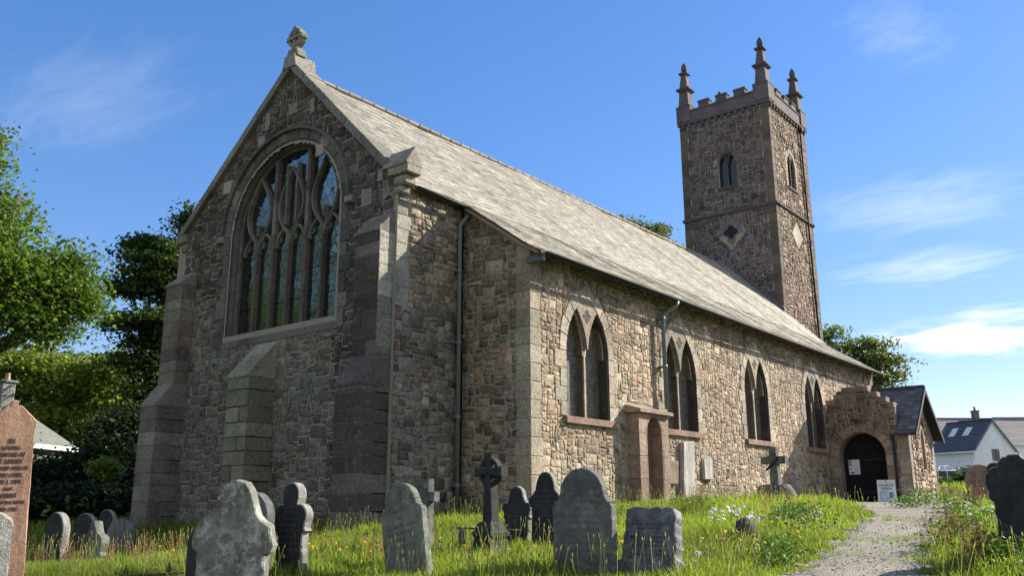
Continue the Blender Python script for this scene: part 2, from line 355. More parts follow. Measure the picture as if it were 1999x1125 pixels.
def lathe(mb, c, prof, K=16, sq=False, col=(.3, .28, .25), mat=None, smooth=True, rot=0.):
    """profile (radius, height) turned about an upright axis; K=4 makes square shafts"""
    th = np.arange(K)*2*np.pi/K+rot; V = []
    for r, z in prof: V.append(np.stack([c[0]+r*np.cos(th), c[1]+r*np.sin(th), np.full(K, c[2]+z)], 1))
    F = np.concatenate([ringfaces(K, i*K, i*K+K) for i in range(len(prof)-1)])
    mb.add(np.concatenate(V), [F, np.arange(K)[::-1], (len(prof)-1)*K+np.arange(K)], col, mat, smooth)

def pack(mask, ws, hs, wp, hp, big=.0):
    """random rubble: fill a grid mask with rectangles of varied size"""
    nv, nu = mask.shape; free = mask.copy(); out = []
    for v in range(nv):
        u = 0; row = free[v]
        while u < nu:
            if not row[u]: u += 1; continue
            wd = rng.choice(ws, p=wp); ht = rng.choice(hs, p=hp)
            if rng.random() < big: wd += 3; ht += 2
            k = 0
            while k < wd and u+k < nu and row[u+k]: k += 1
            rem = 0
            while u+k+rem < nu and rem < 2 and row[u+k+rem]: rem += 1
            if rem == 1: k += 1
            q = 1
            while q < ht and v+q < nv and free[v+q, u:u+k].all(): q += 1
            free[v:v+q, u:u+k] = False; out.append((u, v, u+k, v+q)); u += k
    return np.array(out)
def rubble(mb, fr, u0, u1, v0, v1, inside, solid, colf, g=.06, hh=.03, ws=(2, 3, 4, 5, 6, 8), hs=(2, 3, 4, 5), wp=(.12, .2, .24, .2, .14, .10), hp=(.36, .36, .2, .08), big=.07, mat=None, mor=None, morcol=(.3, .3, .3), gap=.017):
    nu = int((u1-u0)/g); nv = int((v1-v0)/g); U, Vv = np.meshgrid(u0+(np.arange(nu)+.5)*g, v0+(np.arange(nv)+.5)*g)
    m = inside(U, Vv); r = pack(m, ws, hs, wp, hp, big)
    a = r[:, :2]*g+(u0, v0); b = r[:, 2:]*g+(u0, v0); sz = (r[:, 2]-r[:, 0])*(r[:, 3]-r[:, 1])
    keep = (sz > 1) | (rng.random(len(r)) < .6); a = a[keep]; b = b[keep]; gp = np.minimum(gap*rng.uniform(.6, 1.6, (len(a), 1)), (b-a).min(1, keepdims=True)*.3)
    a0 = a+gp; b0 = b-gp; Q = np.stack([a0, np.stack([b0[:, 0], a0[:, 1]], 1), b0, np.stack([a0[:, 0], b0[:, 1]], 1)], 1)
    x, y = Q[..., 0], Q[..., 1]                # a smooth shared warp so courses wander
    dx = .022*np.sin(x*3.1+y*5.3)+.018*np.sin(y*11.+x*2.); dy = .022*np.sin(x*2.3+1.7*y)+.014*np.sin(x*7.9+y*3.)
    Q = Q+np.stack([dx, dy], 2)*.8+rng.normal(0, .009, Q.shape)*np.minimum(1, (b-a).min(1)/.15)[:, None, None]
    cen = Q.mean(1); col = colf(cen[:, 0], cen[:, 1], len(Q))
    stones(mb, fr, Q, hh*rng.uniform(.55, 1.35, len(Q)), col, mat or M_RUB)
    s = solid(U, Vv); V = []
    for v in range(nv):
        d = np.diff(np.concatenate([[0], s[v].astype(int), [0]])); st = np.where(d == 1)[0]; en = np.where(d == -1)[0]
        for p, q in zip(st, en): V.append(rect(u0+p*g, v0+v*g, u0+q*g, v0+v*g+g))
    V = np.array(V).reshape(-1, 2); mb.add(fr(V[:, 0], V[:, 1], 0.), fr.fix([np.arange(len(V)).reshape(-1, 4)]), morcol, mor or M_MOR)
def palette(cols, wts):
    cols = np.array(cols); wts = np.array(wts, float)/sum(wts)
    def f(u, v, n): return cols[rng.choice(len(cols), n, p=wts)]*rng.uniform(.78, 1.22, (n, 1))*(1+rng.normal(0, .018, (n, 3)))*np.array((1.03, .98, .895))
    return f
class Arch:                                 # a pointed (or, with ell, elliptical) arch over half-width a, rise b
    def __init__(s, cu, vs, a, b, ell=False):
        s.cu, s.vs, s.a, s.b, s.ell = cu, vs, a, b, ell; s.e = (b*b-a*a)/(2*a); s.R = a+s.e
    def side(s, t, n, f0=0., f1=1.):        # right half, spring to crown, offset outward by t
        f = np.linspace(f0, f1, n)
        if s.ell: th = f*np.pi/2; return np.stack([s.cu+(s.a+t)*np.cos(th), s.vs+(s.b+t)*np.sin(th)], 1)
        Rr = s.R+t; th = f*math.acos(s.e/Rr); return np.stack([s.cu-s.e+Rr*np.cos(th), s.vs+Rr*np.sin(th)], 1)
    def full(s, t=0., n=14):                # left spring over the crown to right spring
        r = s.side(t, n); l = r.copy(); l[:, 0] = 2*s.cu-l[:, 0]; return np.concatenate([l, r[::-1][1:]])
    def outline(s, v0, t=0., n=14): p = s.full(t, n); return np.concatenate([[(p[0, 0], v0-0.)], p, [(p[-1, 0], v0)]])
    def contains(s, U, V, v0, t=0.):
        x = np.abs(U-s.cu)
        if s.ell: arch = (x/(s.a+t))**2+((V-s.vs)/(s.b+t))**2 < 1
        else: arch = (x+s.e)**2+(V-s.vs)**2 < (s.R+t)**2
        return (V > v0) & (((V <= s.vs) & (x < s.a+t)) | ((V > s.vs) & arch))
def surround(mb, fr, ar, v0, t0, t1, n, h0, h1, colf, long_=.12, mat=None, ch=.35):
    """dressed jamb blocks and voussoirs round an opening"""
    mat = mat or M_ASH; v = v0; k = 0
    while v < ar.vs-.05:
        hb = min(ch*rng.uniform(.8, 1.25), ar.vs-v)
        if ar.vs-v-hb < .12: hb = ar.vs-v
        for s in (-1, 1):
            out = t1+(long_ if (k+(s > 0)) % 2 else 0)*rng.uniform(.6, 1.2)-.02
            a_, b_ = ar.cu+s*(ar.a+t0), ar.cu+s*(ar.a+out)
            slab(mb, fr, rect(min(a_, b_), v+.004, max(a_, b_), v+hb-.004), h0, h1, .01, colf(), mat, .002)
        v += hb; k += 1
    for i in range(n):
        f0, f1 = i/n+.004, (i+1)/n-.004
        tt = t1+(.04 if i % 2 else 0)
        p = np.concatenate([ar.side(t0, 4, f0, f1), ar.side(tt, 4, f0, f1)[::-1]])
        for s in (1, -1):
            q = p.copy(); q[:, 0] = ar.cu+s*(p[:, 0]-ar.cu); slab(mb, fr, q, h0, h1, .01, colf(), mat, .002)
def reveal(mb, fr, ar, v0, prof, col, mat, n=14):
    """splayed reveal: prof is a list of (offset, height) from the wall face inward"""
    for (t0, h0), (t1, h1) in zip(prof[:-1], prof[1:]):
        A = ar.outline(v0, t0, n); B = ar.outline(v0, t1, n)
        strip(mb, fr(A[:, 0], A[:, 1], h0), fr(B[:, 0], B[:, 1], h1), col, mat, flip=not fr.flip, smooth=False)
def one(p): return lambda: p(0, 0, 1)[0]
PG = palette([(.34, .31, .265), (.38, .34, .28), (.33, .27, .22), (.27, .25, .22)], [3, 3, 2, 1])       # warm dressed granite
PGD = palette([(.25, .23, .20), (.31, .29, .25), (.19, .175, .155), (.27, .22, .18)], [3, 2, 2, 1])      # weather-dark granite

# ------------------------------------------------------------------ ground
def tps(pts):
    X = np.array(pts, float); n = len(X); d = np.linalg.norm(X[:, None, :2]-X[None, :, :2], axis=2)
    K = d*d*np.log(d+1e-9); A = np.zeros((n+3, n+3)); A[:n, :n] = K+np.eye(n)*3.; A[:n, n] = 1; A[:n, n+1:] = X[:, :2]; A[n:, :n] = A[:n, n:].T
    s = np.linalg.solve(A, np.concatenate([X[:, 2], np.zeros(3)]))
    def f(x, y):
        x = np.asarray(x, float); y = np.asarray(y, float); d = np.sqrt((x[..., None]-X[:, 0])**2+(y[..., None]-X[:, 1])**2)
        return (d*d*np.log(d+1e-9))@s[:n]+s[n]+s[n+1]*x+s[n+2]*y
    return f
def lv(D, lat): q = CAM+FH*D+np.array([math.sin(YAW), -math.cos(YAW), 0])*lat; return q[0], q[1]
ctrl = [(*lv(0, 0), -1.45), (*lv(0, 8), -1.4), (*lv(0, -8), -1.5), (*lv(5, 0), -1.1), (*lv(5, -5), -1.12), (*lv(5, 5), -1.05)]
ctrl += [(*lv(9.57, l), z_) for l, z_ in ((-5.5, -.84), (-2, -.785), (1, -.785), (4, -.785))]+[(*lv(10.6, 6), -.6)]
ctrl += [tuple(at(*q)) for q in [(100, 1120, 14), (200, 1114, 14.5), (250, 1090, 17), (10, 1130, 12), (-200, 1140, 12), (180, 1075, 20), (40, 1090, 18)] for _ in (0,)]
ctrl += [(-3.1, 2.4, -.52), (0, -.1, -.17), (5, -.6, -.06), (10, -.5, .04), (15.5, -.5, .02), (17.6, -1.6, -.22), (18, -3.2, -.14), (21, -3.2, .1), (-3.2, 6, -.55), (-3.2, 10.7, -.62), (-3, 22, -.8), (10, 18, -.2), (24, 20, .2), (24, -8, .25), (12, -8, .0), (30, -3, .5), (40, 5, .9)]
_t = tps(ctrl)
def gz(x, y):
    x = np.asarray(x, float); y = np.asarray(y, float); D = (x-CAM[0])*FH[0]+(y-CAM[1])*FH[1]; r = np.hypot(x-2, y-2)
    far = np.where(D > 20, -.1+.033*(D-20), -.1+.06*np.maximum(D-20, -25)); k = np.clip((r-26)/22, 0, 1); k = k*k*(3-2*k)
    return _t(x, y)*(1-k)+far*k
def gnd(px, py):                            # where the line of sight meets the turf
    D = np.linspace(3, 90, 1500); v = ray(px, py); Pp = CAM+v[None]*(D/(v@FH))[:, None]; s = Pp[:, 2]-gz(Pp[:, 0], Pp[:, 1]); i = np.argmax(s < 0)
    return Pp[i]
ax = np.concatenate([-np.geomspace(700, 32, 22), np.arange(-30, 45, .5), np.geomspace(46, 900, 24)])
X, Y = np.meshgrid(ax, ax); Z = gz(X, Y)-.0; n = len(ax); i, j = np.meshgrid(np.arange(n-1), np.arange(n-1)); a = (j*n+i).ravel()
b_ = MB(); b_.add(np.stack([X, Y, Z], 2), np.stack([a, a+1, a+n+1, a+n], 1), (.1, .1, .1), M_TURF, True)
tag(b_.build('ground'), kind='structure')
# gravel path, climbing from the front to the porch and on past it
PL = [gnd(*q)[:2] for q in [(1470, 1195), (1520, 1140), (1572, 1110), (1600, 1090), (1632, 1060), (1668, 1036), (1690, 1020), (1700, 1006)]]+[np.array([17.75, -.3])]
PR = [gnd(*q)[:2] for q in [(1840, 1195), (1815, 1140), (1806, 1110), (1812, 1085), (1826, 1060), (1838, 1035), (1850, 1015), (1862, 1004), (1872, 993)]]
PR = PR+[np.array(PR[-1])+(5, 1.1), np.array(PR[-1])+(12, 3.)]
PB = [np.array([26., -3.2]), np.array([21.5, -3.6]), np.array([18.6, -3.3]), np.array([17.8, -2.9])]
PATH = np.array(PL+PB[::-1]+PR[::-1])
def inpoly(x, y, P):
    c = np.zeros(np.shape(x), bool); q = np.roll(P, 1, 0)
    for (x1, y1), (x2, y2) in zip(P, q): c ^= ((y1 > y) != (y2 > y)) & (x < (x2-x1)*(y-y1)/(y2-y1+1e-12)+x1)
    return c
def wob(x, y, k=1.): return .5+.25*(np.sin(x*1.7*k+np.sin(y*2.3*k))+np.sin(y*2.1*k+1.3*np.sin(x*1.3*k)))
h_ = .07; gx = np.arange(PATH[:, 0].min()-.3, PATH[:, 0].max()+.3, h_); gy = np.arange(PATH[:, 1].min()-.3, PATH[:, 1].max()+.3, h_)
X, Y = np.meshgrid(gx, gy); ins = inpoly(X+.11*np.sin(Y*7+3*np.sin(X*5))+.06*np.sin(Y*19), Y+.11*np.sin(X*6+2*np.sin(Y*5))+.06*np.sin(X*21), PATH)
n = len(gx); c = ins[:-1, :-1]; jj, ii = np.where(c); a = jj*n+ii
b_ = MB(); Zp = gz(X, Y)+.012+.008*np.sin(X*9+Y*4)*np.sin(Y*8)
F = np.stack([a, a+1, a+n+1, a+n], 1); u_, inv = np.unique(F, return_inverse=True)
b_.add(np.stack([X, Y, Zp], 2).reshape(-1, 3)[u_], inv.reshape(-1, 4), (.4, .4, .4), M_GRAVEL, True); tag(b_.build('gravel_path'), kind='structure')

# ------------------------------------------------------------------ church
CH = tag(empty('church', (6, 4, -.4)), 'granite rubble church with slate roof, east window and battlemented west tower', 'church')
XC = -2.254; YA = 2.016; YN = 10.4; XW = 24.0
FS = Fr((0, 0, 0), (1, 0, 0), (0, 0, 1), (0, -1, 0))           # aisle, south
FE = Fr((XC, 0, 0), (0, 1, 0), (0, 0, 1), (-1, 0, 0))          # chancel gable, east
FCS = Fr((0, YA, 0), (1, 0, 0), (0, 0, 1), (0, -1, 0))         # chancel, south
FAE = Fr((0, 0, 0), (0, 1, 0), (0, 0, 1), (-1, 0, 0))          # aisle, east
ZS = 1.93
AW = [Arch(c, 3.42, .84, 1.36) for c in (2.22, 6.80, 11.81, 16.87)]
EW = Arch(6.03, 6.9, 2.1, 1.98, ell=True); ZE = 4.2
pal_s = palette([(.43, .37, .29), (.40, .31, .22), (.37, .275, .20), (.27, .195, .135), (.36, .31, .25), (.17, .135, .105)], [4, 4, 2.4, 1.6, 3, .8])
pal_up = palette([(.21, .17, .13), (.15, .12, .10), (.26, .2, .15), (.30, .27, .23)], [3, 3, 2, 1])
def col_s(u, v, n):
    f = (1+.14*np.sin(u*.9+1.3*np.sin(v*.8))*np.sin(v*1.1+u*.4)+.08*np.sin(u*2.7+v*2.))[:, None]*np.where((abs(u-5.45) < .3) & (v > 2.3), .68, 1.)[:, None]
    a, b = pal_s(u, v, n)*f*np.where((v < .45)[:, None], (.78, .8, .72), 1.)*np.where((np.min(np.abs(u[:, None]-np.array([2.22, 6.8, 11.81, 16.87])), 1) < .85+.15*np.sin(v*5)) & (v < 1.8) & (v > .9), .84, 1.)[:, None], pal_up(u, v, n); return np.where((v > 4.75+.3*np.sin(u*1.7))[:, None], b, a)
# south aisle wall with its east end
mb = MB(); niche = (3.85, 5.4, 2.45)
def s_in(U, V):
    m = (V < 5.55) & (U > .38)
    for A in AW: m &= ~A.contains(U, V, ZS-.15, .29)
    return m & ~((U > niche[0]) & (U < niche[1]) & (V < niche[2])) & ~((U > 17.75) & (V < 2.4))
def s_sol(U, V):
    m = V < 5.6
    for A in AW: m &= ~A.contains(U, V, ZS-.0, .03)
    return m
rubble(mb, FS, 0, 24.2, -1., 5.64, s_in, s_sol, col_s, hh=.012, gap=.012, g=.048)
rubble(mb, FAE, 0, YA, -1., 7.0, lambda U, V: (V < 5.5+.68*U) & (U > .38), lambda U, V: V < 5.62+.68*U, palette([(.28, .24, .19), (.22, .20, .17), (.25, .175, .12), (.14, .115, .09), (.33, .29, .24)], [3, 3, 2, 2, 1]), hh=.03, gap=.018)
for z0 in np.arange(-1, 5.2, .4):           # quoins at the sunlit corner
    k = int(round(z0/.4)) % 2; hgt = .4*rng.uniform(.95, .975); lx, ly = (.62, .4) if k else (.4, .68)
    box(mb, (-.014, -.014, z0), (lx*rng.uniform(.9, 1.1), ly*rng.uniform(.9, 1.1), z0+hgt), PG(0, 0, 1)[0]*.98, M_ASH, .012, .002)
bx = MB()
AISLE = mb.build('aisle_wall', CH)
def two_lights(mb, fr, A, v0, hm, cg, bw=.1, sp_h=.016):
    """two lancets under one arch: mullion, pointed heads and a dark pierced spandrel"""
    lw = (A.a-bw/2)/2; rise = A.b*.80  # bars below: dark deep sides, pale thin fronts, shade and sun painted in
    for s in (-1, 1):
        L = Arch(A.cu+s*(lw+bw/2), A.vs, lw-.03, rise)
        bar(mb, fr, L.full(.03, 9), .07, hm-.04, hm+.13, cg*.35, M_ASH, .004); bar(mb, fr, L.full(.03, 9), .055, hm+.13, hm+.15, cg*.95, M_ASH, .01)
    bar(mb, fr, [(A.cu, v0), (A.cu, A.vs-.3), (A.cu, A.vs+.1)], bw, hm-.04, hm+.13, cg*.3, M_ASH, .004); bar(mb, fr, [(A.cu, v0), (A.cu, A.vs-.3), (A.cu, A.vs+.1)], bw*.8, hm+.13, hm+.155, cg*1.05, M_ASH, .012)
    L = Arch(A.cu+lw+bw/2, A.vs, lw+.02, rise); l = L.side(.02, 9)[::-1]; l[:, 0] = 2*L.cu-l[:, 0]; l = l[::-1]   # left flank of the right light, spring -> crown
    mid = l[(l[:, 1] > A.vs+.05)]; o = A.side(.035, 14); o = o[o[:, 1] > mid[-1, 1]+.03]
    poly = np.concatenate([mid, o]); q = poly[::-1].copy(); q[:, 0] = 2*A.cu-q[:, 0]
    prism(mb, fr, np.concatenate([poly, q[1:]]), hm-.02, sp_h, cg*.72, M_ASH)
    ey = A.vs+A.b*.70; th = np.linspace(0, 2*np.pi, 33); rr = .12*(1+.28*np.cos(4*th)); bar(mb, fr, np.stack([A.cu+rr*np.cos(th), ey+rr*np.sin(th)], 1), .03, sp_h-.03, sp_h+.012, cg*.6, M_ASH, .008); prism(mb, fr, np.stack([A.cu+.9*rr*np.cos(th), ey+.9*rr*np.sin(th)], 1)[:-1], sp_h-.03, sp_h+.003, (.012, .012, .012), M_COL)
def glass(fr, A, v0, h, mat, name, parent, t=.02):
    g_ = MB(); p = A.outline(v0, t); g_.add(fr(p[:, 0], p[:, 1], h), fr.fix([np.arange(len(p))[::-1]]), (.1, .1, .1), mat); return g_.build(name, parent)
for A in AW:
    m2 = MB(); surround(m2, FS, A, ZS, .04, .31, 5, -.03, .026, (lambda: PG(0, 0, 1)[0]*1.12), .18); sc0 = PG(0, 0, 1)[0]
    reveal(m2, FS, A, ZS, [(.04, .024), (.0, -.04), (.0, -.42)], (.055, .046, .04), M_ASH)  # dark reveals hold both staining and jamb shade in their colour
    two_lights(m2, FS, A, ZS, -.24, PG(0, 0, 1)[0]*1.15)
    wo = m2.build('lancet_window', CH); glass(FS, A, ZS, -.26, M_GLQ, 'glass', wo)
    s_ = MB(); box(s_, (A.cu-1.02, -.1, ZS-.16), (A.cu+1.02, .3, ZS), np.array((.30, .185, .135))*rng.uniform(.9, 1.1), M_ASH, .012, .002); s_.build('sill', wo)
# chancel: gable end and short south return
mb = MB(); GA = (6.0, 11.2); GR = (1.95, 7.15); GL = (10.75, 7.32)
def rake(U): return np.where(U < GA[0], GR[1]+(U-GR[0])*(GA[1]-GR[1])/(GA[0]-GR[0]), GL[1]+(GL[0]-U)*(GA[1]-GL[1])/(GL[0]-GA[0]))
def e_in(U, V): return (V < rake(U)-.05) & ~EW.contains(U, V, ZE-.33, .34) & (U > YA+.02) & (U < YN)
def e_sol(U, V): return (V < rake(U)) & ~EW.contains(U, V, ZE, .05)
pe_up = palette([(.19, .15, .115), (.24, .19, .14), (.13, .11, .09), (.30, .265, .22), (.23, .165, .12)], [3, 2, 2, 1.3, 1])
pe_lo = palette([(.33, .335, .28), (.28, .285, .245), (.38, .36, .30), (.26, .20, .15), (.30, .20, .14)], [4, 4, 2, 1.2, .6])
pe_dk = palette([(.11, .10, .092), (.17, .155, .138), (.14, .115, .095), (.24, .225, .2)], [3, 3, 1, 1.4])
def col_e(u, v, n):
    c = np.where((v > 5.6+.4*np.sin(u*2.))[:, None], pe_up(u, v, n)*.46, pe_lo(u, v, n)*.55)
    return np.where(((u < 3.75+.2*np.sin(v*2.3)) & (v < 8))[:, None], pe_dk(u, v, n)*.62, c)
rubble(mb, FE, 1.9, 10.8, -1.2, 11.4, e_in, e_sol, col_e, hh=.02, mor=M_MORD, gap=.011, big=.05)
def c_in(U, V): return (V < 6.95) & (U < -.02) & ((U > -1.75) | (V < 4.2))
rubble(mb, FCS, XC, 0, -1.2, 7.08, c_in, lambda U, V: V < 7.06, lambda u, v, n: np.where((v > 4.4)[:, None], palette([(.32, .275, .21), (.26, .21, .16), (.18, .15, .12)], [3, 2, 1])(u, v, n), palette([(.24, .22, .19), (.19, .175, .16), (.22, .16, .12), (.11, .095, .085), (.29, .275, .24)], [3, 3, 1.6, 1.4, 1.4])(u, v, n)), hh=.03, mor=M_MORD, gap=.012)
for k, z0 in enumerate(np.arange(4.3, 6.9, .33)):       # big pale blocks at the head of the corner
    x1 = -1.55 if k % 2 else -1.85; cc = np.array((.36, .335, .28))*rng.uniform(.85, 1.1) if z0 < 6.2 else np.array((.25, .23, .19))
    box(mb, (XC-.012, YA-.014, z0), (x1, YA+(.5 if k % 2 else .32), z0+.322), cc, M_ASH, .012, .002)
for k, z0 in enumerate(np.arange(6.3, 7.0, .35)): box(mb, (XC-.012, YN-.4, z0), (XC+.4, YN+.012, z0+.34), PGD(0, 0, 1)[0], M_ASH, .012, .002)
for u_, v_, w_, h2 in [(5.0, 9.55, .16, .42), (4.55, 8.3, .3, .3), (6.85, 9.6, .2, .5), (7.0, 9.2, .32, .3), (2.4, 7.1, .16, .3), (5.7, 9.75, .35, .3), (8.4, 8.2, .36, .36), (2.75, 6.6, .34, .42)]:
    slab(mb, FE, rect(u_, v_, u_+w_, v_+h2), -.02, .035, .01, PGD(0, 0, 1)[0]*1.15, M_ASH, .002)
# plain backs: north walls, west wall
for a_, b2 in [((XC+.02, YN-.02, -1.2), (XW, YN+.3, 6.9)), ((XW-.5, 0.05, -1), (XW+.2, YN, 5.5)), ((.02, YN, -1.2), (XW, YN+.35, 6.9))]: box(mb, a_, b2, (.22, .2, .17), M_RUB, .02)
CHA = mb.build('chancel_wall', CH)
mb = MB()                                   # copings of the gable
for (p, q, bend) in [(GR, GA, 1), (GL, GA, -1)]:
    p = np.array(p); q = np.array(q); d = (q-p)/np.linalg.norm(q-p); nn = np.array([-d[1], d[0]])*bend; L = np.linalg.norm(q-p); ns = 7
    for k in range(ns):
        a_ = p+d*(L*k/ns+.006); b2 = p+d*(L*(k+1)/ns-.002); lo, hi = -.1, .1+rng.normal(0, .004)
        slab(mb, Fr((XC+.5, 0, 0), (0, 1, 0), (0, 0, 1), (-1, 0, 0)), [a_+nn*lo, b2+nn*lo, b2+nn*hi, a_+nn*hi], 0, .62, .015, np.array((.225, .205, .165))*rng.uniform(.85, 1.12), M_ASH, .002)
slab(mb, Fr((XC+.5, 0, 0), (0, 1, 0), (0, 0, 1), (-1, 0, 0)), [(5.72, 11.05), (6.28, 11.05), (6.2, 11.42), (5.8, 11.42)], -.02, .66, .02, (.27, .25, .2), M_ASH)
mb.build('gable_coping', CH)
mb = MB(); FX = Fr((0, 0, 0), (1, 0, 0), (0, 0, 1), (0, -1, 0))
cc = np.array((.33, .29, .225))
def xz(y): return Fr((0, y, 0), (1, 0, 0), (0, 0, 1), (0, -1, 0))
box(mb, (XC-.04, 1.76, 6.68), (XC+.24, YA, 6.85), cc, M_ASH, .03); box(mb, (XC-.08, 1.62, 6.85), (XC+.28, YA, 7.08), cc*.95, M_ASH, .04)
box(mb, (XC-.14, 1.5, 7.08), (XC+.32, YA+.1, 7.28), cc, M_ASH, .02)
slab(mb, xz(YA+.25), [(XC-.16, 7.28), (XC+.34, 7.28), (XC+.34, 7.34), (XC+.09, 7.72), (XC-.16, 7.34)], 0, .76, .015, cc*1.05, M_ASH)
mb.build('kneeler', CH)
mb = MB(); box(mb, (XC-.06, YN-.1, 6.9), (XC+.4, YN+.2, 7.15), PGD(0, 0, 1)[0], M_ASH, .03); box(mb, (XC-.12, YN-.1, 7.15), (XC+.45, YN+.42, 7.4), PGD(0, 0, 1)[0]*1.2, M_ASH, .03); mb.build('kneeler', CH)
mb = MB(); FG = Fr((XC+.15, 6.0, 0), (0, 1, 0), (0, 0, 1), (-1, 0, 0)); cc = np.array((.22, .205, .155))   # wheel cross
th = np.linspace(0, 2*np.pi, 29)[:-1]
for k in range(14):
    t0, t1 = k*2*np.pi/14, (k+1)*2*np.pi/14+.001; prism(mb, FG, [(.27*math.cos(t0), 11.98+.27*math.sin(t0)), (.27*math.cos(t1), 11.98+.27*math.sin(t1)), (.18*math.cos(t1), 11.98+.18*math.sin(t1)), (.18*math.cos(t0), 11.98+.18*math.sin(t0))], -.01, .19, cc, M_ASH)
prism(mb, FG, np.stack([.19*np.cos(th), 11.98+.19*np.sin(th)], 1), .06, .12, cc*.3, M_ASH)
slab(mb, FG, rect(-.315, 11.93, .315, 12.03), -.03, .21, .02, cc, M_ASH); slab(mb, FG, [(-.06, 12.037), (.06, 12.037), (.07, 12.3), (-.07, 12.3)], -.03, .21, .02, cc, M_ASH)
slab(mb, FG, [(-.11, 11.4), (.11, 11.4), (.06, 11.923), (-.06, 11.923)], -.02, .2, .02, cc, M_ASH); slab(mb, FG, [(-.25, 11.4), (.25, 11.4), (.17, 11.64), (-.17, 11.64)], -.06, .24, .03, cc, M_ASH)
mb.build('gable_cross', CH)
# great east window
mb = MB(); surround(mb, FE, EW, ZE-.3, .16, .40, 8, -.03, .035, (lambda: PGD(0, 0, 1)[0]*.62), .16, ch=.42)
p0, p1 = EW.full(.40, 20), EW.full(.47, 20)      # hood mould
strip(mb, FE(p0[:, 0], p0[:, 1], .03), FE(p0[:, 0], p0[:, 1], .12), (.13, .122, .108), M_ASH); strip(mb, FE(p0[:, 0], p0[:, 1], .12), FE(p1[:, 0], p1[:, 1], .12), (.13, .122, .108), M_ASH); strip(mb, FE(p1[:, 0], p1[:, 1], .12), FE(p1[:, 0], p1[:, 1], .0), (.13, .122, .108), M_ASH)
for s in (-1, 1): slab(mb, FE, rect(6.03+s*2.58-.13, 6.78, 6.03+s*2.58+.13, 6.96), -.01, .15, .03, (.26, .25, .2), M_ASH)
reveal(mb, FE, EW, ZE, [(.16, .033), (.10, -.02), (.10, -.06), (.02, -.14), (.02, -.2), (-.03, -.24), (-.03, -.42)], (.125, .11, .092), M_ASH, 20)
GW = mb.build('east_window', CH); glass(FE, EW, ZE, -.32, M_GLE, 'glass', GW)
def smooth(p, m=5):
    p = np.array(p, float)
    if len(p) < 3: return p
    q = np.concatenate([[2*p[0]-p[1]], p, [2*p[-1]-p[-2]]]); out = []
    for a, b, c, d in zip(q[:-3], q[1:-2], q[2:-1], q[3:]):
        for t in np.arange(m)/m: out.append(.5*(2*b+(c-a)*t+(2*a-5*b+4*c-d)*t*t+(3*b-a-3*c+d)*t**3))
    return np.array(out+[p[-1]])
mb = MB(); H0, H1 = -.34, -.17; cm = np.array((.135, .112, .09)); cg_ = np.array((.18, .17, .135))
def tb(pts, wd, c=None, h=H1): bar(mb, FE, smooth(pts), wd, H0, h, (cm if c is None else c)*rng.uniform(.85, 1.15), M_ASH, .03)
def ztop(u): return EW.vs+EW.b*math.sqrt(max(0, 1-((u-6.03)/EW.a)**2))-.02
for s in (-1, 1):
    u = 6.03+s*.66; tb([(u, ZE), (u, 6.7)], .12); tb([(u, 6.7), (u, 7.6)], .12, cg_); tb([(u, 7.6), (u, ztop(u))], .12)
for bc in (4.70, 6.03, 7.36):
    hw = .58 if bc == 6.03 else .6; zs_ = 6.35; tb([(bc, ZE), (bc, zs_-.02)], .068)
    for s in (-1, 1):                       # cusped light heads
        L = Arch(bc+s*hw/2, zs_, hw/2-.01, .46); tb(L.full(0, 7), .07, cg_, H1-.04)
        for q in (-1, 1): tb([(L.cu+q*.24, zs_+.12), (L.cu+q*.13, zs_+.15), (L.cu+q*.12, zs_+.27)], .035, cg_, H1-.09)
        tb([(bc+s*.01, zs_), (bc+s*.12, zs_+.34), (bc+s*.36, zs_+.62), (bc+s*.48, zs_+1.0), (bc+s*.4, min(zs_+1.4, ztop(bc+s*.4))), (bc+s*.16, min(zs_+1.8, ztop(bc+s*.16))), (bc, min(zs_+2.05, ztop(bc)))], .055, cg_)
    if bc == 6.03:
        for s in (-1, 1): tb([(bc+s*.2, zs_+.55), (bc+s*.2, 8.5)], .06, cg_); 0
    else:
        tb([(bc, zs_+.46), (bc, zs_+.75)], .05, cg_)
mb.build('tracery', GW)
mb = MB()
for z_ in (4.9, 5.6, 6.25): box(mb, (XC+.32, 4.0, z_), (XC+.345, 8.06, z_+.025), (.02, .02, .02), M_IRON, .004)
mb.build('saddle_bars', GW)
mb = MB(); fr = Fr((0, 3.72, 0), (1, 0, 0), (0, 0, 1), (0, 1, 0)); prism(mb, fr, [(XC-.03, ZE-.32), (XC+.42, ZE-.32), (XC+.42, ZE+.02), (XC+.15, ZE-.0), (XC-.03, ZE-.16)], 0, 4.62, (.16, .145, .115), M_ASH); mb.build('sill', GW)
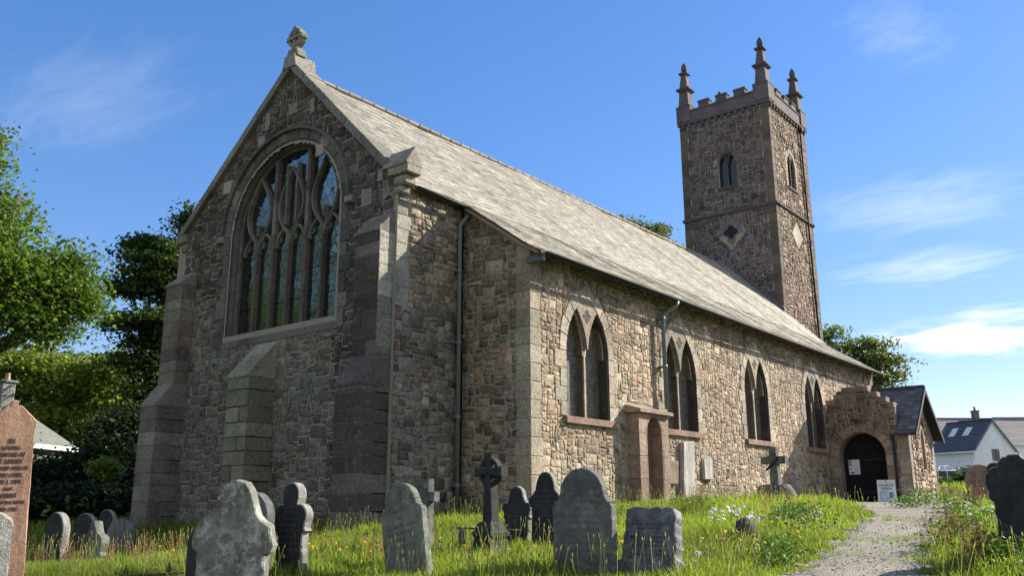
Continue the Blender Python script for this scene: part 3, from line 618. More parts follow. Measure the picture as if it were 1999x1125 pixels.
# buttresses
def buttress(y0, y1, st, colf, low):
    mb = MB(); z = -1.2
    for (xo, zt, xn, zn) in st:
        while z < zt-.02:
            hb = min(rng.uniform(.28, .4), zt-z); hb = zt-z if zt-z-hb < .12 else hb; k = rng.uniform(.35, .65); ys = y0+(y1-y0)*k; c = colf()
            if rng.random() < .55: box(mb, (xo, y0, z), (XC+.05, ys-.004, z+hb-.007), c*rng.uniform(.85, 1.15), M_ASH, .014, .003); box(mb, (xo, ys+.006, z), (XC+.05, y1, z+hb-.007), colf(), M_ASH, .014, .004)
            else: box(mb, (xo-abs(rng.normal(0, .006)), y0, z), (XC+.05, y1, z+hb-.007), c*rng.uniform(.85, 1.15), M_ASH, .014, .004)
            z += hb
        fr = Fr((0, y0-.015, 0), (1, 0, 0), (0, 0, 1), (0, 1, 0))
        slab(mb, fr, [(xo-.03, zt-.06), (XC+.03, zt-.06), (XC+.03, zn), (xn, zn), (xo-.03, zt)], 0, y1-y0+.03, .012, colf()*1.25, M_ASH)
        z = zn
    box(mb, (max(s[0] for s in st)+.009, y0+.009, -1.2), (XC+.06, y1-.009, st[-1][1]-.1), (.15, .135, .115), M_RUB, .005); box(mb, (st[0][0]+.009, y0+.009, -1.2), (XC+.06, y1-.009, st[0][1]-.1), (.15, .135, .115), M_RUB, .005)
    if low:  # pale slabs over the south side, its sunlit patch put into their colour
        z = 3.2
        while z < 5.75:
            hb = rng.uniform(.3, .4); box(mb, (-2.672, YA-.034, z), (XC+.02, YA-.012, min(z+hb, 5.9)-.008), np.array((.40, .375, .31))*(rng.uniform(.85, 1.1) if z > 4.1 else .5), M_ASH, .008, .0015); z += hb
    mb.build('buttress', CH)
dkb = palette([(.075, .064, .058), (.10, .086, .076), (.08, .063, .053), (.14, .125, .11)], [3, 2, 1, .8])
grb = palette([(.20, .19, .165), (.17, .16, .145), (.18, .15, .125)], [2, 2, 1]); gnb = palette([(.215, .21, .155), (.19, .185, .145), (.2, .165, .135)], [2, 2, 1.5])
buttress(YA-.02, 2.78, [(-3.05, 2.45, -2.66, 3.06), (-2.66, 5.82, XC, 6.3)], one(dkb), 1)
buttress(9.74, 10.52, [(-3.08, 2.55, -2.68, 3.12), (-2.68, 5.85, XC, 6.25)], one(grb), 0)
buttress(5.92, 6.76, [(-3.0, 2.98, XC, 3.86)], one(gnb), 0)
# roof
def sag(x, y): return np.clip((y+.5)/1.6, 0, 1)*(.035*np.sin(x*.42+.8)*np.sin(y*.9)+.012*np.sin(x*1.9+y*2.)+.008*np.sin(x*4.3))
def slates(mb, prof, x0f, x1f, ex, colf, wr=(.16, .38), axis='x', flip=False):
    """random-width slates over a bent slope; prof runs from ridge to eave as (y, z)"""
    pr = np.array(prof, float); seg = np.linalg.norm(np.diff(pr, axis=0), axis=1); cum = np.concatenate([[0], np.cumsum(seg)]); T = cum[-1]
    edges = [T]; 
    while edges[-1] > 0: edges.append(edges[-1]-(ex[0]+(ex[1]-ex[0])*edges[-1]/T)*rng.uniform(.92, 1.08))
    def ev(t):
        t = np.clip(t, 0, T); k = np.minimum(np.searchsorted(cum, t, side='right')-1, len(seg)-1); f = (t-cum[k])/seg[k]; p = pr[k]+(pr[k+1]-pr[k])*f[:, None]; d = (pr[k+1]-pr[k])/seg[k][:, None]
        n = np.stack([d[:, 1], -d[:, 0]], 1); n *= np.sign(n[:, 1:2]); return p, n
    Vs = []; Cs = []
    for lo, hi in zip(edges[:-1], edges[1:]):
        hi = max(hi, 0)-.015; tm = np.array([(lo+hi)/2]); ym, zm = ev(tm)[0][0]; x0, x1 = x0f(ym), x1f(ym)
        n = int((x1-x0)/((wr[0]+wr[1])/2))+1; wd = rng.uniform(*wr, n); xs = x0+np.concatenate([[0], np.cumsum(wd)])/wd.sum()*(x1-x0)
        a, b = xs[:-1]+.003, xs[1:]-.003; N = len(a); tl = lo+rng.normal(0, .008, N)+(rng.random(N) < .006)*.05; pl, nl = ev(tl); ph, nh = ev(np.full(N, hi))
        hl = .013+rng.random(N)*.007; hr = hl+rng.normal(0, .002, N); hu = np.full(N, .004)
        def pt(x, p, n, h): q = p+n*h[:, None]; return np.stack([x, q[:, 0], q[:, 1]+(sag(x, q[:, 0]) if axis == 'x' else 0)], 1)
        V = np.stack([pt(a, pl, nl, hl), pt(b, pl, nl, hr), pt(b, ph, nh, hu), pt(a, ph, nh, hu), pt(a, pl, nl, hl-.045), pt(b, pl, nl, hr-.045)], 1); Vs.append(V); cN = colf(0, 0, N); cN[rng.random(N) < .012] *= .55; Cs.append(np.repeat(cN, 6, 0).reshape(N, 6, 3))
    V = np.concatenate(Vs).reshape(-1, 3); C = np.concatenate(Cs).reshape(-1, 3); N = len(V)//6
    if axis == 'y': V = V[:, [1, 0, 2]]
    k = (np.arange(N)*6)[:, None]; F = [np.concatenate([k+[0, 1, 2, 3], k+[4, 5, 1, 0]])]
    mb.add(V, [f[:, ::-1] for f in F] if flip else F, C, M_SLATE)
pal_r = palette([(.385, .378, .34), (.42, .412, .37), (.355, .348, .312), (.315, .303, .268), (.38, .363, .318)], [4, 3, 3, 1.4, 1.5])
RP = [(6.06, 11.10), (1.9, 7.02), (0, 5.68), (-.47, 5.40)]
mb = MB()
slates(mb, RP, lambda y: XC+.5 if y > 1.78 else -.2, lambda y: XW-.02 if y > 3.5 else XW+.32, (.135, .115), pal_r)
RN = [(6.06, 11.10), (10.75, 6.75)]
def deck(prof, x0, x1, th=.045):
    p = np.array(prof); return [tuple(q) for q in p]+[(q[0], q[1]-th*1.3) for q in p[::-1]]
fr = Fr((0, 0, 0), (0, 1, 0), (0, 0, 1), (1, 0, 0)); dk = (.26, .22, .17)
dn = lambda p, k=.06: [(a, b-k) for a, b in p]
prism(mb, fr, deck(dn(RP[:2]), 0, 0), XC+.48, XW-.03, dk, M_COL); prism(mb, fr, deck(dn(RP[1:3]+[(-.38, 5.453)], .055), 0, 0), -.2, XW+.3, dk, M_COL); prism(mb, fr, deck(RN, 0, 0), XC+.48, XW-.03, (.2, .19, .17), M_COL)
prism(mb, fr, deck(dn([(3.5, 8.58), (1.9, 7.02)]), 0, 0), XW-.03, XW+.3, dk, M_COL)
RF = mb.build('roof', CH)
mb = MB(); xx = XC+.5
while xx < XW-.1:
    L = .46; box(mb, (xx+.004, 5.97, 11.06), (xx+L-.004, 6.15, 11.16+rng.normal(0, .004)), np.array((.30, .235, .185))*rng.uniform(.8, 1.2), M_COL, .03); xx += L
mb.build('ridge_tiles', RF)
mb = MB(); tube(mb, [(-.16, 1.95, 7.05), (-.16, 1.0, 6.36), (-.16, 0, 5.62), (-.16, -.46, 5.34)], .045, (.12, .06, .045), M_COL, 4); mb.build('verge', RF)
def gutter(y, z, x0, x1):
    mb = MB(); tube(mb, [(x0, y, z), ((x0+x1)/2, y, z-.01), (x1, y, z)], .042, (.03, .03, .032), M_IRON, 10); box(mb, (x0, y+.05, z-.05), (x1, y+.08, z-.008), (.09, .08, .07), M_COL, .006)
    for x in np.arange(x0+.3, x1, 1.2): box(mb, (x, y, z-.07), (x+.03, y+.32, z-.045), (.03, .03, .03), M_IRON, .004)
    mb.build('gutter', CH)
gutter(1.72, 6.90, XC+.42, .12); gutter(-.52, 5.36, -.05, XW+.34)
mb = MB(); box(mb, (-.12, -.47, 5.2), (-.03, -.0, 5.36), (.1, .11, .12), M_COL, .01); mb.build('eave_bracket', CH)
def pipe(pts, r, mat, rings, axis_y, name='downpipe'):
    mb = MB(); tube(mb, pts, r, (.2, .25, .27), mat, 10)
    for z in rings: lathe(mb, (pts[-1][0], pts[-1][1], z), [(r+.012, -.05), (r+.016, 0), (r+.012, .05)], 10, mat=mat); box(mb, (pts[-1][0]-.1, pts[-1][1]+r*.6, z-.015), (pts[-1][0]+.1, pts[-1][1]+r+.1, z+.015), (.1, .1, .1), mat, .004)
    mb.build(name, CH)
pipe([(-.02, 1.72, 6.86), (-.06, 1.74, 6.72), (-.24, 1.82, 6.5), (-.26, 1.86, 6.4), (-.26, 1.86, -.4)], .05, M_PIPE, (5.3, 3.6, 1.9, .4), 0)
pipe([(5.86, -.52, 5.32), (5.84, -.5, 5.2), (5.66, -.22, 5.0), (5.64, -.17, 4.9), (5.64, -.17, 2.42)], .055, M_PIPE, (4.85, 3.55), 0)
pipe([(23.95, -.52, 5.32), (23.9, -.5, 5.2), (23.65, -.22, 4.9), (23.62, -.15, 4.8), (23.62, -.15, 0.)], .05, M_IRON, (4.7, 3.), 0)
# aedicule niche on the aisle wall
mb = MB(); x0, x1, yf = 3.9, 5.36, -.34; cn = np.array((.33, .235, .175)); NA = Arch(4.64, 1.72, .36, .42)
FN = Fr((0, yf, 0), (1, 0, 0), (0, 0, 1), (0, -1, 0))
for k, (a, b) in enumerate([(.1, .6), (.6, 1.15), (1.15, 1.7), (1.7, 2.2)]):
    for s, (u, v) in (('l', (x0, 4.28)), ('r', (5.0, x1))):
        if b <= 1.72: box(mb, (u, yf, a), (v, .05, b-.006), cn*rng.uniform(.85, 1.12), M_ASH, .008, .0015)
sp = np.concatenate([[(x0, 1.7)], [(4.28, 1.7)], NA.full(0, 9), [(5.0, 1.7), (x1, 1.7), (x1, 2.2), (x0, 2.2)]]); prism(mb, FN, sp, -.36, 0, cn, M_ASH)
box(mb, (4.2, -.06, .1), (5.1, .04, 2.2), (.20, .12, .09), M_ASH, .005); box(mb, (x0-.05, yf-.06, -.35), (x1+.05, .05, .1), cn*.85, M_ASH, .015); box(mb, (x0-.2, yf-.22, -.6), (x1+.25, .05, -.14), (.27, .25, .2), M_ASH, .02)
fr = Fr((x0-.1, 0, 0), (0, 1, 0), (0, 0, 1), (1, 0, 0)); slab(mb, fr, [(yf-.12, 2.2), (.04, 2.2), (.04, 2.42), (yf-.12, 2.28)], 0, x1-x0+.2, .012, (.32, .25, .19), M_ASH)
reveal(mb, FN, NA, .1, [(.05, .004), (0, -.06), (0, -.28)], cn*.9, M_ASH)
mb.build('niche_monument', CH)
# ------------------------------------------------------------------ tower
TY0, TW_ = 3.569, 4.84; TY1 = TY0+TW_; TX1 = XW+TW_; TC = TY0+TW_/2
FTE = Fr((XW, 0, 0), (0, 1, 0), (0, 0, 1), (-1, 0, 0)); FTS = Fr((0, TY0, 0), (1, 0, 0), (0, 0, 1), (0, -1, 0))
BE = Arch(5.92, 16.62, .44, .62); BS = Arch(26.36, 16.62, .44, .62); ZB = 15.42
mb = MB()
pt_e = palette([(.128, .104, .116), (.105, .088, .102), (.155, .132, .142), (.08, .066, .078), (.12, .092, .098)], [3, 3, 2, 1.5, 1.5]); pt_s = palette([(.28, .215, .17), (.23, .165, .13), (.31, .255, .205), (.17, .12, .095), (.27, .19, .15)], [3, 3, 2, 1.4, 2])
def qf(U, V): return (abs(U-5.92)+abs(V-13.)*.88) > .78
def ds(U, V): return (abs(U-26.42)/.78+abs(V-12.93)/.78) > 1.
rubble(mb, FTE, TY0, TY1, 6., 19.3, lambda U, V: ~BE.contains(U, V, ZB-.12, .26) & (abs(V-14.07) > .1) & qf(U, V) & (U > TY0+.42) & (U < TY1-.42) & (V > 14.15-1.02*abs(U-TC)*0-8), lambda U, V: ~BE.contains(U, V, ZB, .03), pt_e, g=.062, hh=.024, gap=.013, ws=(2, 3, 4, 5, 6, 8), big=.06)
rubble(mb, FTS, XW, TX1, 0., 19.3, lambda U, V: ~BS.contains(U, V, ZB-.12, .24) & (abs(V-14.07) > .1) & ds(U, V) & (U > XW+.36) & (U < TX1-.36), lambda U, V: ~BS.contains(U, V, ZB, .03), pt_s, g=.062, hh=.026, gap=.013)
for z0 in np.arange(6, 19.2, .42):
    if abs(z0+.2-14.07) < .3: z0 += 0
    k = int(round(z0/.42)) % 2
    for (cx, sx_) in ((XW, 1), (TX1, -1)):
        for (cy, sy_) in ((TY0, 1), (TY1, -1)):
            lx, ly = ((.62, .4) if k else (.38, .7)); a = (cx-sx_*.016, cy-sy_*.016); b = (cx+sx_*lx, cy+sy_*ly)
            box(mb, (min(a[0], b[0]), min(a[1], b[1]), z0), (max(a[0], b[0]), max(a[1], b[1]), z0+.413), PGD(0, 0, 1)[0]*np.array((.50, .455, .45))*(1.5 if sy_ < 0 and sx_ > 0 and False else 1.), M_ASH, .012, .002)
box(mb, (XW+.05, TY1-.3, 0), (TX1-.02, TY1-.01, 19.3), (.2, .17, .14), M_RUB, .01); box(mb, (TX1-.3, TY0+.02, 0), (TX1-.01, TY1-.02, 19.3), (.2, .17, .14), M_RUB, .01); box(mb, (XW+.4, TY0+.4, 19.1), (TX1-.2, TY1-.2, 19.6), (.15, .15, .15), M_LEAD, .01)
TWR = mb.build('tower', CH)
def ringbox(mb, z0, z1, out, col, bev=.03, th=.35):
    for a, b in [((XW-out, TY0-out), (XW+th, TY1+out)), ((TX1-th, TY0-out), (TX1+out, TY1+out)), ((XW+th, TY0-out), (TX1-th, TY0+th)), ((XW+th, TY1-th), (TX1-th, TY1+out))]:
        box(mb, (a[0], a[1], z0), (b[0], b[1], z1), col, M_ASH, bev)
ct = np.array((.118, .100, .103))
mb = MB(); ringbox(mb, 13.98, 14.16, .11, ct*.9, .05, .2); mb.build('string_course', TWR)
mb = MB(); ringbox(mb, 19.32, 19.48, .12, ct, .04); ringbox(mb, 19.481, 20.0, .06, ct*1.1, .01); ringbox(mb, 20.001, 20.12, .1, ct*1.05, .04)
for k in range(13):
    f = .2+(TW_-.4)*k/12
    for a, b in [((XW-.11, TY0+f-.09), (XW+.05, TY0+f+.09)), ((XW+f-.09, TY0-.11), (XW+f+.09, TY0+.05)), ((TX1-.05, TY0+f-.09), (TX1+.11, TY0+f+.09)), ((XW+f-.09, TY1-.05), (XW+f+.09, TY1+.11))]: box(mb, (*a, 19.12), (*b, 19.318), ct*.9, M_ASH, .04)
for f in (1.43, 2.42, 3.41):
    for a, b in [((XW-.05, TY0+f-.3), (XW+.28, TY0+f+.3)), ((XW+f-.3, TY0-.05), (XW+f+.3, TY0+.28)), ((TX1-.28, TY0+f-.3), (TX1+.05, TY0+f+.3)), ((XW+f-.3, TY1-.28), (XW+f+.3, TY1+.05))]:
        box(mb, (*a, 20.121), (*b, 20.36), ct*1.05, M_ASH, .01); box(mb, (a[0]-.04, a[1]-.04, 20.361), (b[0]+.04, b[1]+.04, 20.5), ct*1.1, M_ASH, .05)
mb.build('battlement', TWR)
for cx in (XW+.28, TX1-.28):
    for cy in (TY0+.28, TY1-.28):
        mb = MB(); q = 2**.5
        box(mb, (cx-.4, cy-.4, 19.49), (cx+.4, cy+.4, 20.36), ct*1.08, M_ASH, .02)
        lathe(mb, (cx, cy, 20.361), [(.41*q, 0), (.41*q, .05), (.32*q, .12)], 4, mat=M_ASH, col=ct, smooth=False, rot=math.pi/4)
        lathe(mb, (cx, cy, 20.481), [(.29*q, 0), (.24*q, .82)], 4, mat=M_ASH, col=ct*1.05, smooth=False, rot=math.pi/4)
        lathe(mb, (cx, cy, 21.302), [(.27*q, 0), (.37*q, .1), (.38*q, .16), (.28*q, .24)], 4, mat=M_ASH, col=ct*.8, smooth=False, rot=math.pi/4)
        lathe(mb, (cx, cy, 21.543), [(.225*q, 0), (.14*q, .76)], 4, mat=M_ASH, col=ct*1.02, smooth=False, rot=math.pi/4)
        lathe(mb, (cx, cy, 22.304), [(.15*q, 0), (.245*q, .07), (.245*q, .12), (.12*q, .22)], 4, mat=M_ASH, col=ct*.9, smooth=False, rot=math.pi/4)
        lathe(mb, (cx, cy, 22.525), [(.09, 0), (.145, .07), (.165, .2), (.15, .33), (.10, .45), (.04, .54), (.0, .56)], 12, mat=M_ASH, col=ct*.85)
        mb.build('pinnacle', TWR)
for fr, A, cf in ((FTE, BE, one(PGD)), (FTS, BS, one(PG))):
    mb = MB(); surround(mb, fr, A, ZB, .06, .3, 3, -.03, .035, (lambda: cf()*(.72 if fr is FTE else .95)), .06); c0 = cf()*.6; reveal(mb, fr, A, ZB, [(.06, .03), (0, -.05), (0, -.28)], c0, M_ASH); two_lights(mb, fr, A, ZB, -.18, c0, .08)
    if fr is FTE: box(mb, (XW-.08, 5.36, ZB-.13), (XW+.1, 6.48, ZB), c0*.8, M_ASH, .02)
    else: box(mb, (25.8, TY0-.08, ZB-.13), (26.92, TY0+.1, ZB), c0*.8, M_ASH, .02)
    wo = mb.build('belfry_window', TWR)
    p = A.outline(ZB, .02); mb2 = MB(); mb2.add(fr(p[:, 0], p[:, 1], -.2), fr.fix([np.arange(len(p))[::-1]]), (.05, .06, .1), M_DARKGL); mb2.build('louvre', TWR) if False else adopt(mb2.build('belfry_glass'), TWR)
mb = MB(); th = np.linspace(0, 2*np.pi, 41)[:-1]; ph = (th+np.pi/4) % (np.pi/2)-np.pi/4; rr = .19*np.cos(ph)+np.sqrt(.175**2-(.19*np.sin(ph))**2+1e-4)
out = [(5.92, 13.88), (5.92-.46, 13.52), (5.92-.62, 12.93), (5.92+.72, 12.93), (5.92+.42, 13.42)]; slab(mb, FTE, [(5.67, 12.62), (5.92, 12.86), (6.17, 12.62), (5.92, 12.32)], -.02, .03, .01, PGD(0, 0, 1)[0]*.6, M_ASH)
slab(mb, FTE, out, -.02, .035, .012, np.array((.17, .165, .17)), M_ASH); q = np.stack([5.92+rr*np.cos(th), 13.02+rr*np.sin(th)], 1)
prism(mb, FTE, q, .02, .038, (.008, .008, .01), M_COL); bar(mb, FTE, np.concatenate([q, q[:2]]), .05, .02, .06, PGD(0, 0, 1)[0]*.45, M_ASH, .015); mb.build('quatrefoil_window', TWR)
mb = MB(); slab(mb, FTS, [(26.42+.72, 12.93), (26.42, 13.66), (26.42-.72, 12.93), (26.42, 12.2)], -.02, .05, .012, (.42, .38, .3), M_ASH); mb.build('diamond_panel', TWR)
for yy, zz in ((7.4, 14.66), (4.63, 14.62)):
    mb = MB(); lt = np.linspace(0, 2*np.pi, 17)[:-1]; slab(mb, FTE, np.stack([yy+.16*np.cos(lt), zz+.16*np.sin(lt)], 1), .0, .07, .02, (.05, .03, .03), M_COL); mb.build('tie_plate', TWR)
for uu, zz in ((25.3, 18.), (26.9, 17.9), (25.6, 11.6), (25.55, 18.02)):
    mb = MB(); slab(mb, FTS, rect(uu-.07, zz-.14, uu+.07, zz+.14), .0, .065, .02, (.03, .025, .025), M_COL); mb.build('iron_tie', TWR)
mb = MB(); tube(mb, [(27.92, TY0-.1, 19.05), (27.95, TY0-.1, 13.), (28.1, TY0-.1, 5.6)], .05, (.05, .04, .05), M_IRON, 8); box(mb, (27.8, TY0-.24, 19.0), (28.04, TY0-.02, 19.22), (.1, .1, .1), M_IRON, .02); mb.build('tower_downpipe', TWR)
mb = MB(); prism(mb, Fr((XW-.09, 0, 0), (0, 1, 0), (0, 0, 1), (1, 0, 0)), [(3.5, 8.60), (6.06, 11.14), (8.45, 8.75), (8.45, 8.85), (6.06, 11.34), (3.5, 8.86)], -.05, .08, (.1, .1, .1), M_LEAD); mb.build('shade_strip', CH)  # raised lead-grey strip standing in for the shade where roof meets tower

# ------------------------------------------------------------------ porch
XP = 17.9; YPS = -2.85; XP2 = 21.15; PX = 19.52; FPE = Fr((XP, 0, 0), (0, 1, 0), (0, 0, 1), (-1, 0, 0)); FPS = Fr((0, YPS, 0), (1, 0, 0), (0, 0, 1), (0, -1, 0))
DA = Arch(-1.22, 1.66, .80, .80); pp = palette([(.21, .155, .13), (.175, .13, .11), (.24, .19, .155), (.13, .1, .09)], [3, 2, 2, 1.5])
steps = [(1612, 803), (1627, 803), (1627, 770), (1641, 770), (1641, 753), (1694, 753), (1694, 767), (1714, 767), (1714, 782), (1732, 782), (1732, 789), (1745, 789)]
sv = [atx(a, b, XP) for a, b in steps]; sy = [q[1] for q in sv]; sz = [q[2] for q in sv]
ztops = [(.1, -.12, 3.42), (-.12, -.42, 3.72), (-.42, -.72, 3.92), (-.72, -1.64, 4.15), (-1.64, -1.96, 3.93), (-1.96, -2.26, 3.72), (-2.26, -2.5, 3.5)]
def ptop(U):
    z = np.full(np.shape(U), 2.42)
    for a, b, t in ztops: z = np.where((U <= a) & (U > b), t, z)
    return z
mb = MB()
rubble(mb, FPE, YPS, .1, -.8, 4.2, lambda U, V: (V < ptop(U)-.13) & ~DA.contains(U, V, -.8, .3) & (U > YPS+.34), lambda U, V: (V < ptop(U)-.05) & ~DA.contains(U, V, -.8, .05), pp, g=.06, hh=.03)
for a, b, t in ztops: box(mb, (XP-.05, b+.004, t-.2), (XP+.4, a-.004, t), np.array((.25, .195, .16))*rng.uniform(.85, 1.15), M_ASH, .02, .003)
box(mb, (XP+.02, -2.5, -.8), (XP+.36, -2.03, 3.35), (.2, .16, .13), M_ASH, .01); box(mb, (XP+.02, -.4, -.8), (XP+.36, .1, 3.3), (.2, .16, .13), M_ASH, .01); box(mb, (XP+.02, -2.02, 2.5), (XP+.36, -.41, 3.6), (.2, .16, .13), M_ASH, .01)
surround(mb, FPE, DA, -.8, .03, .30, 6, -.03, .035, one(palette([(.34, .265, .22), (.28, .22, .185)], [1, 1])), .1); reveal(mb, FPE, DA, -.8, [(.03, .03), (0, -.02), (0, -.5)], (.24, .19, .155), M_ASH)
LW = Arch(19.62, 2.2, .17, .42)
def psin(U, V): return (V < 2.55+(1.55-abs(U-PX))*.98) & (U > XP) & (U < XP2)
rubble(mb, FPS, XP, XP2, -.8, 4.2, lambda U, V: psin(U, V+.08) & (U > XP+.3) & (U < XP2-.3) & ~LW.contains(U, V, 1.15, .16), lambda U, V: psin(U, V) & ~LW.contains(U, V, 1.2, .03), palette([(.38, .30, .23), (.33, .235, .175), (.41, .36, .29), (.26, .17, .125)], [3, 3, 2, 1.5]), g=.06, hh=.034)
for z0 in np.arange(-.8, 2.4, .36):
    k = int(round(z0/.36)) % 2
    for cx, s in ((XP, 1), (XP2, -1)):
        a, b = cx-s*.014, cx+s*(.46 if k else .32); box(mb, (min(a, b), YPS-.014, z0), (max(a, b), YPS+(.34 if k else .5), z0+.352), np.array((.36, .30, .25))*rng.uniform(.85, 1.1), M_ASH, .012, .002)
surround(mb, FPS, LW, 1.2, .03, .16, 3, -.02, .03, one(palette([(.38, .30, .25), (.33, .25, .2)], [1, 1])), .05); reveal(mb, FPS, LW, 1.2, [(.03, .028), (0, -.04), (0, -.25)], (.3, .24, .2), M_ASH)
p = LW.outline(1.2, .02); mb.add(FPS(p[:, 0], p[:, 1], -.2), FPS.fix([np.arange(len(p))[::-1]]), (.1, .1, .1), M_DARKGL)
box(mb, (XP2-.3, YPS+.3, -.8), (XP2-.01, 0, 2.5), (.3, .24, .2), M_RUB, .01)
PO = mb.build('porch', CH)
pal_p = palette([(.13, .135, .15), (.10, .105, .12), (.17, .17, .175), (.085, .09, .10)], [3, 3, 1.5, 1.5])
mb = MB(); slates(mb, [(PX, 4.14), (17.62, 2.36)], lambda y: -3.16, lambda y: -2.53 if y < XP+.43 else 0., (.2, .2), pal_p, (.2, .36), 'y', True)
mb2 = MB(); slates(mb, [(PX, 4.14), (21.45, 2.33)], lambda y: -3.16, lambda y: .0, (.2, .2), pal_p, (.2, .36), 'y')
fr = Fr((0, -3.14, 0), (1, 0, 0), (0, 0, 1), (0, 1, 0)); prism(mb, fr, [(18.32, 2.98), (PX, 4.12), (21.4, 2.36), (21.4, 2.27), (PX, 4.02), (18.32, 2.9)], 0, 3.12, (.03, .03, .035), M_COL)
prism(mb, Fr((0, -3.14, 0), (1, 0, 0), (0, 0, 1), (0, 1, 0)), [(17.66, 2.38), (18.32, 2.98), (18.32, 2.9), (17.66, 2.29)], 0, .6, (.03, .03, .035), M_COL)
prism(mb, Fr((0, -3.2, 0), (1, 0, 0), (0, 0, 1), (0, 1, 0)), [(17.6, 2.33), (PX, 4.13), (21.47, 2.30), (21.47, 2.12), (PX, 3.93), (17.6, 2.15)], 0, .05, (.025, .025, .035), M_COL)
box(mb, (PX-.09, -3.2, 4.11), (PX+.09, 0, 4.22), (.06, .065, .08), M_COL, .04); mb.build('porch_roof', PO)
mb = MB(); xd = XP+.46; p = DA.outline(-.8, .05, 16); fr = Fr((xd, 0, 0), (0, 1, 0), (0, 0, 1), (-1, 0, 0)); mb.add(fr(p[:, 0], p[:, 1], 0), fr.fix([np.arange(len(p))[::-1]]), (.02, .02, .02), M_WOOD)
for k in range(11):
    y0 = -2.02+k*.148; zt = 1.66+math.sqrt(max(.02, .64-max(abs(y0+1.22), abs(y0+.14+1.22))**2))-.03; box(mb, (xd-.035, y0+.004, -.25), (xd-.004, y0+.142, zt), (.02, .02, .02), M_WOOD, .008)
for zz in (.35, 1.5): box(mb, (xd-.05, -1.98, zz), (xd-.036, -.46, zz+.07), (.02, .02, .02), M_IRON, .004)
mb.build('door', PO)
mb = MB(); box(mb, (XP-.12, -2.1, -.6), (XP+.45, -.35, -.1), (.15, .13, .12), M_ASH, .02); mb.build('threshold_step', PO)
mb = MB(); tube(mb, [(XP-.06, -2.36, 2.36), (XP-.06, -2.36, -.3)], .04, (.06, .05, .06), M_IRON, 8); mb.build('porch_downpipe', PO)
mb = MB(); lathe(mb, (XP-.16, -1.2, 2.80), [(.02, 0), (.075, .03), (.085, .1), (.05, .16), (.01, .19)], 10, col=(.03, .03, .035), mat=M_COL); box(mb, (XP-.16, -1.22, 2.95), (XP, -1.18, 2.98), (.03, .03, .03), M_IRON, .004); mb.build('porch_lamp', PO)
# ------------------------------------------------------------------ texts and small signs
def text(body, size, M, mat, parent, extr=.002, align='CENTER', name='lettering', bold=.0, sx=1.):
    cu = bpy.data.curves.new(name, 'FONT'); cu.body = body; cu.size = size; cu.align_x = align; cu.align_y = 'CENTER'; cu.extrude = extr; cu.offset = bold
    cu.resolution_u = 2; f = bpy.data.objects.new(name, cu); me = f.to_mesh().copy(); bpy.data.objects.remove(f); me.materials.clear(); me.materials.append(mat); o = bpy.data.objects.new(name, me); COL.objects.link(o); o.parent = parent; o.matrix_basis = M @ Matrix.Diagonal((sx, 1, 1, 1)); return o
def facing(y, z, x, flip=False):             # local frame of a slab whose face looks along local -x: text reads left to right with +y at its left
    return Matrix(((0, 0, -1, x), (-1, 0, 0, y), (0, 1, 0, z), (0, 0, 0, 1)))
M_INK = m_plain('black_lettering', (.03, .028, .025), .7, .1); M_BLUEINK = m_plain('navy_lettering', (.02, .05, .12), .6, .1)
t = tag(empty('sandwich_board', (17.3, -1.95, -.2)), 'white folding sandwich board reading church open beside the porch doorway', 'sign'); gzb = float(gz(17.25, -2.1)); t.location = (17.3, -2.12, gzb)
t.rotation_euler = (0, 0, R(8))
Mt = Matrix.Rotation(R(9), 4, 'Y')
for s, nm in ((1, 'front_panel'), (-1, 'rear_panel')):
    mb = MB(); box(mb, (-.012, -.29, .05), (.012, .29, .96), (.72, .74, .74), M_COL, .006)
    for y in (-.27, .25): box(mb, (-.015, y, -.02), (.015, y+.03, .05), (.5, .5, .5), M_COL, .004)
    o = mb.build(nm, None); o.parent = t; o.matrix_basis = Matrix.Translation((-.15*s*1., 0, 0)) @ Matrix.Rotation(R(9)*s, 4, 'Y')
    if s == 1: fp = o
text('CHURCH', .13, facing(0, .77, -.0135), M_BLUEINK, fp, .001, bold=.003, sx=.92); text('OPEN', .13, facing(0, .655, -.0135), M_BLUEINK, fp, .001, bold=.003, sx=1.05)
mb = MB(); box(mb, (-.0145, -.02, .2), (-.0125, .21, .57), (.30, .42, .52), M_COL, .0005); box(mb, (-.0165, -.005, .215), (-.0146, .195, .52), (.45, .58, .66), M_COL, .0005)
box(mb, (-.0145, -.22, .34), (-.0125, -.08, .54), (.10, .25, .48), M_COL, .0005); box(mb, (-.0145, -.26, .865), (-.0125, .24, .875), (.2, .22, .28), M_COL, .0005); box(mb, (-.0145, -.25, .09), (-.0125, .22, .105), (.1, .13, .25), M_COL, .0005)
prism(mb, Fr((-.0125, 0, 0), (0, 1, 0), (0, 0, 1), (-1, 0, 0)), [(-.045, .885), (-.02, .885), (0, .915), (.02, .885), (.045, .885), (0, .955)], 0, .003, (.45, .03, .03), M_COL)
mb.build('panel_print', None).parent = fp
def plate(name, label, cat, a, b, cols, rows=None):
    mb = MB(); box(mb, a, b, cols, M_COL, .003); o = mb.build(name); 
    if label: tag(o, label, cat)
    return o
xn = XP+.46-.052
n_ = plate('door_notice', 'white paper notice pinned on the dark porch door', 'notice', (xn-.008, -.98, 1.02), (xn, -.58, 1.55), (.66, .66, .68))
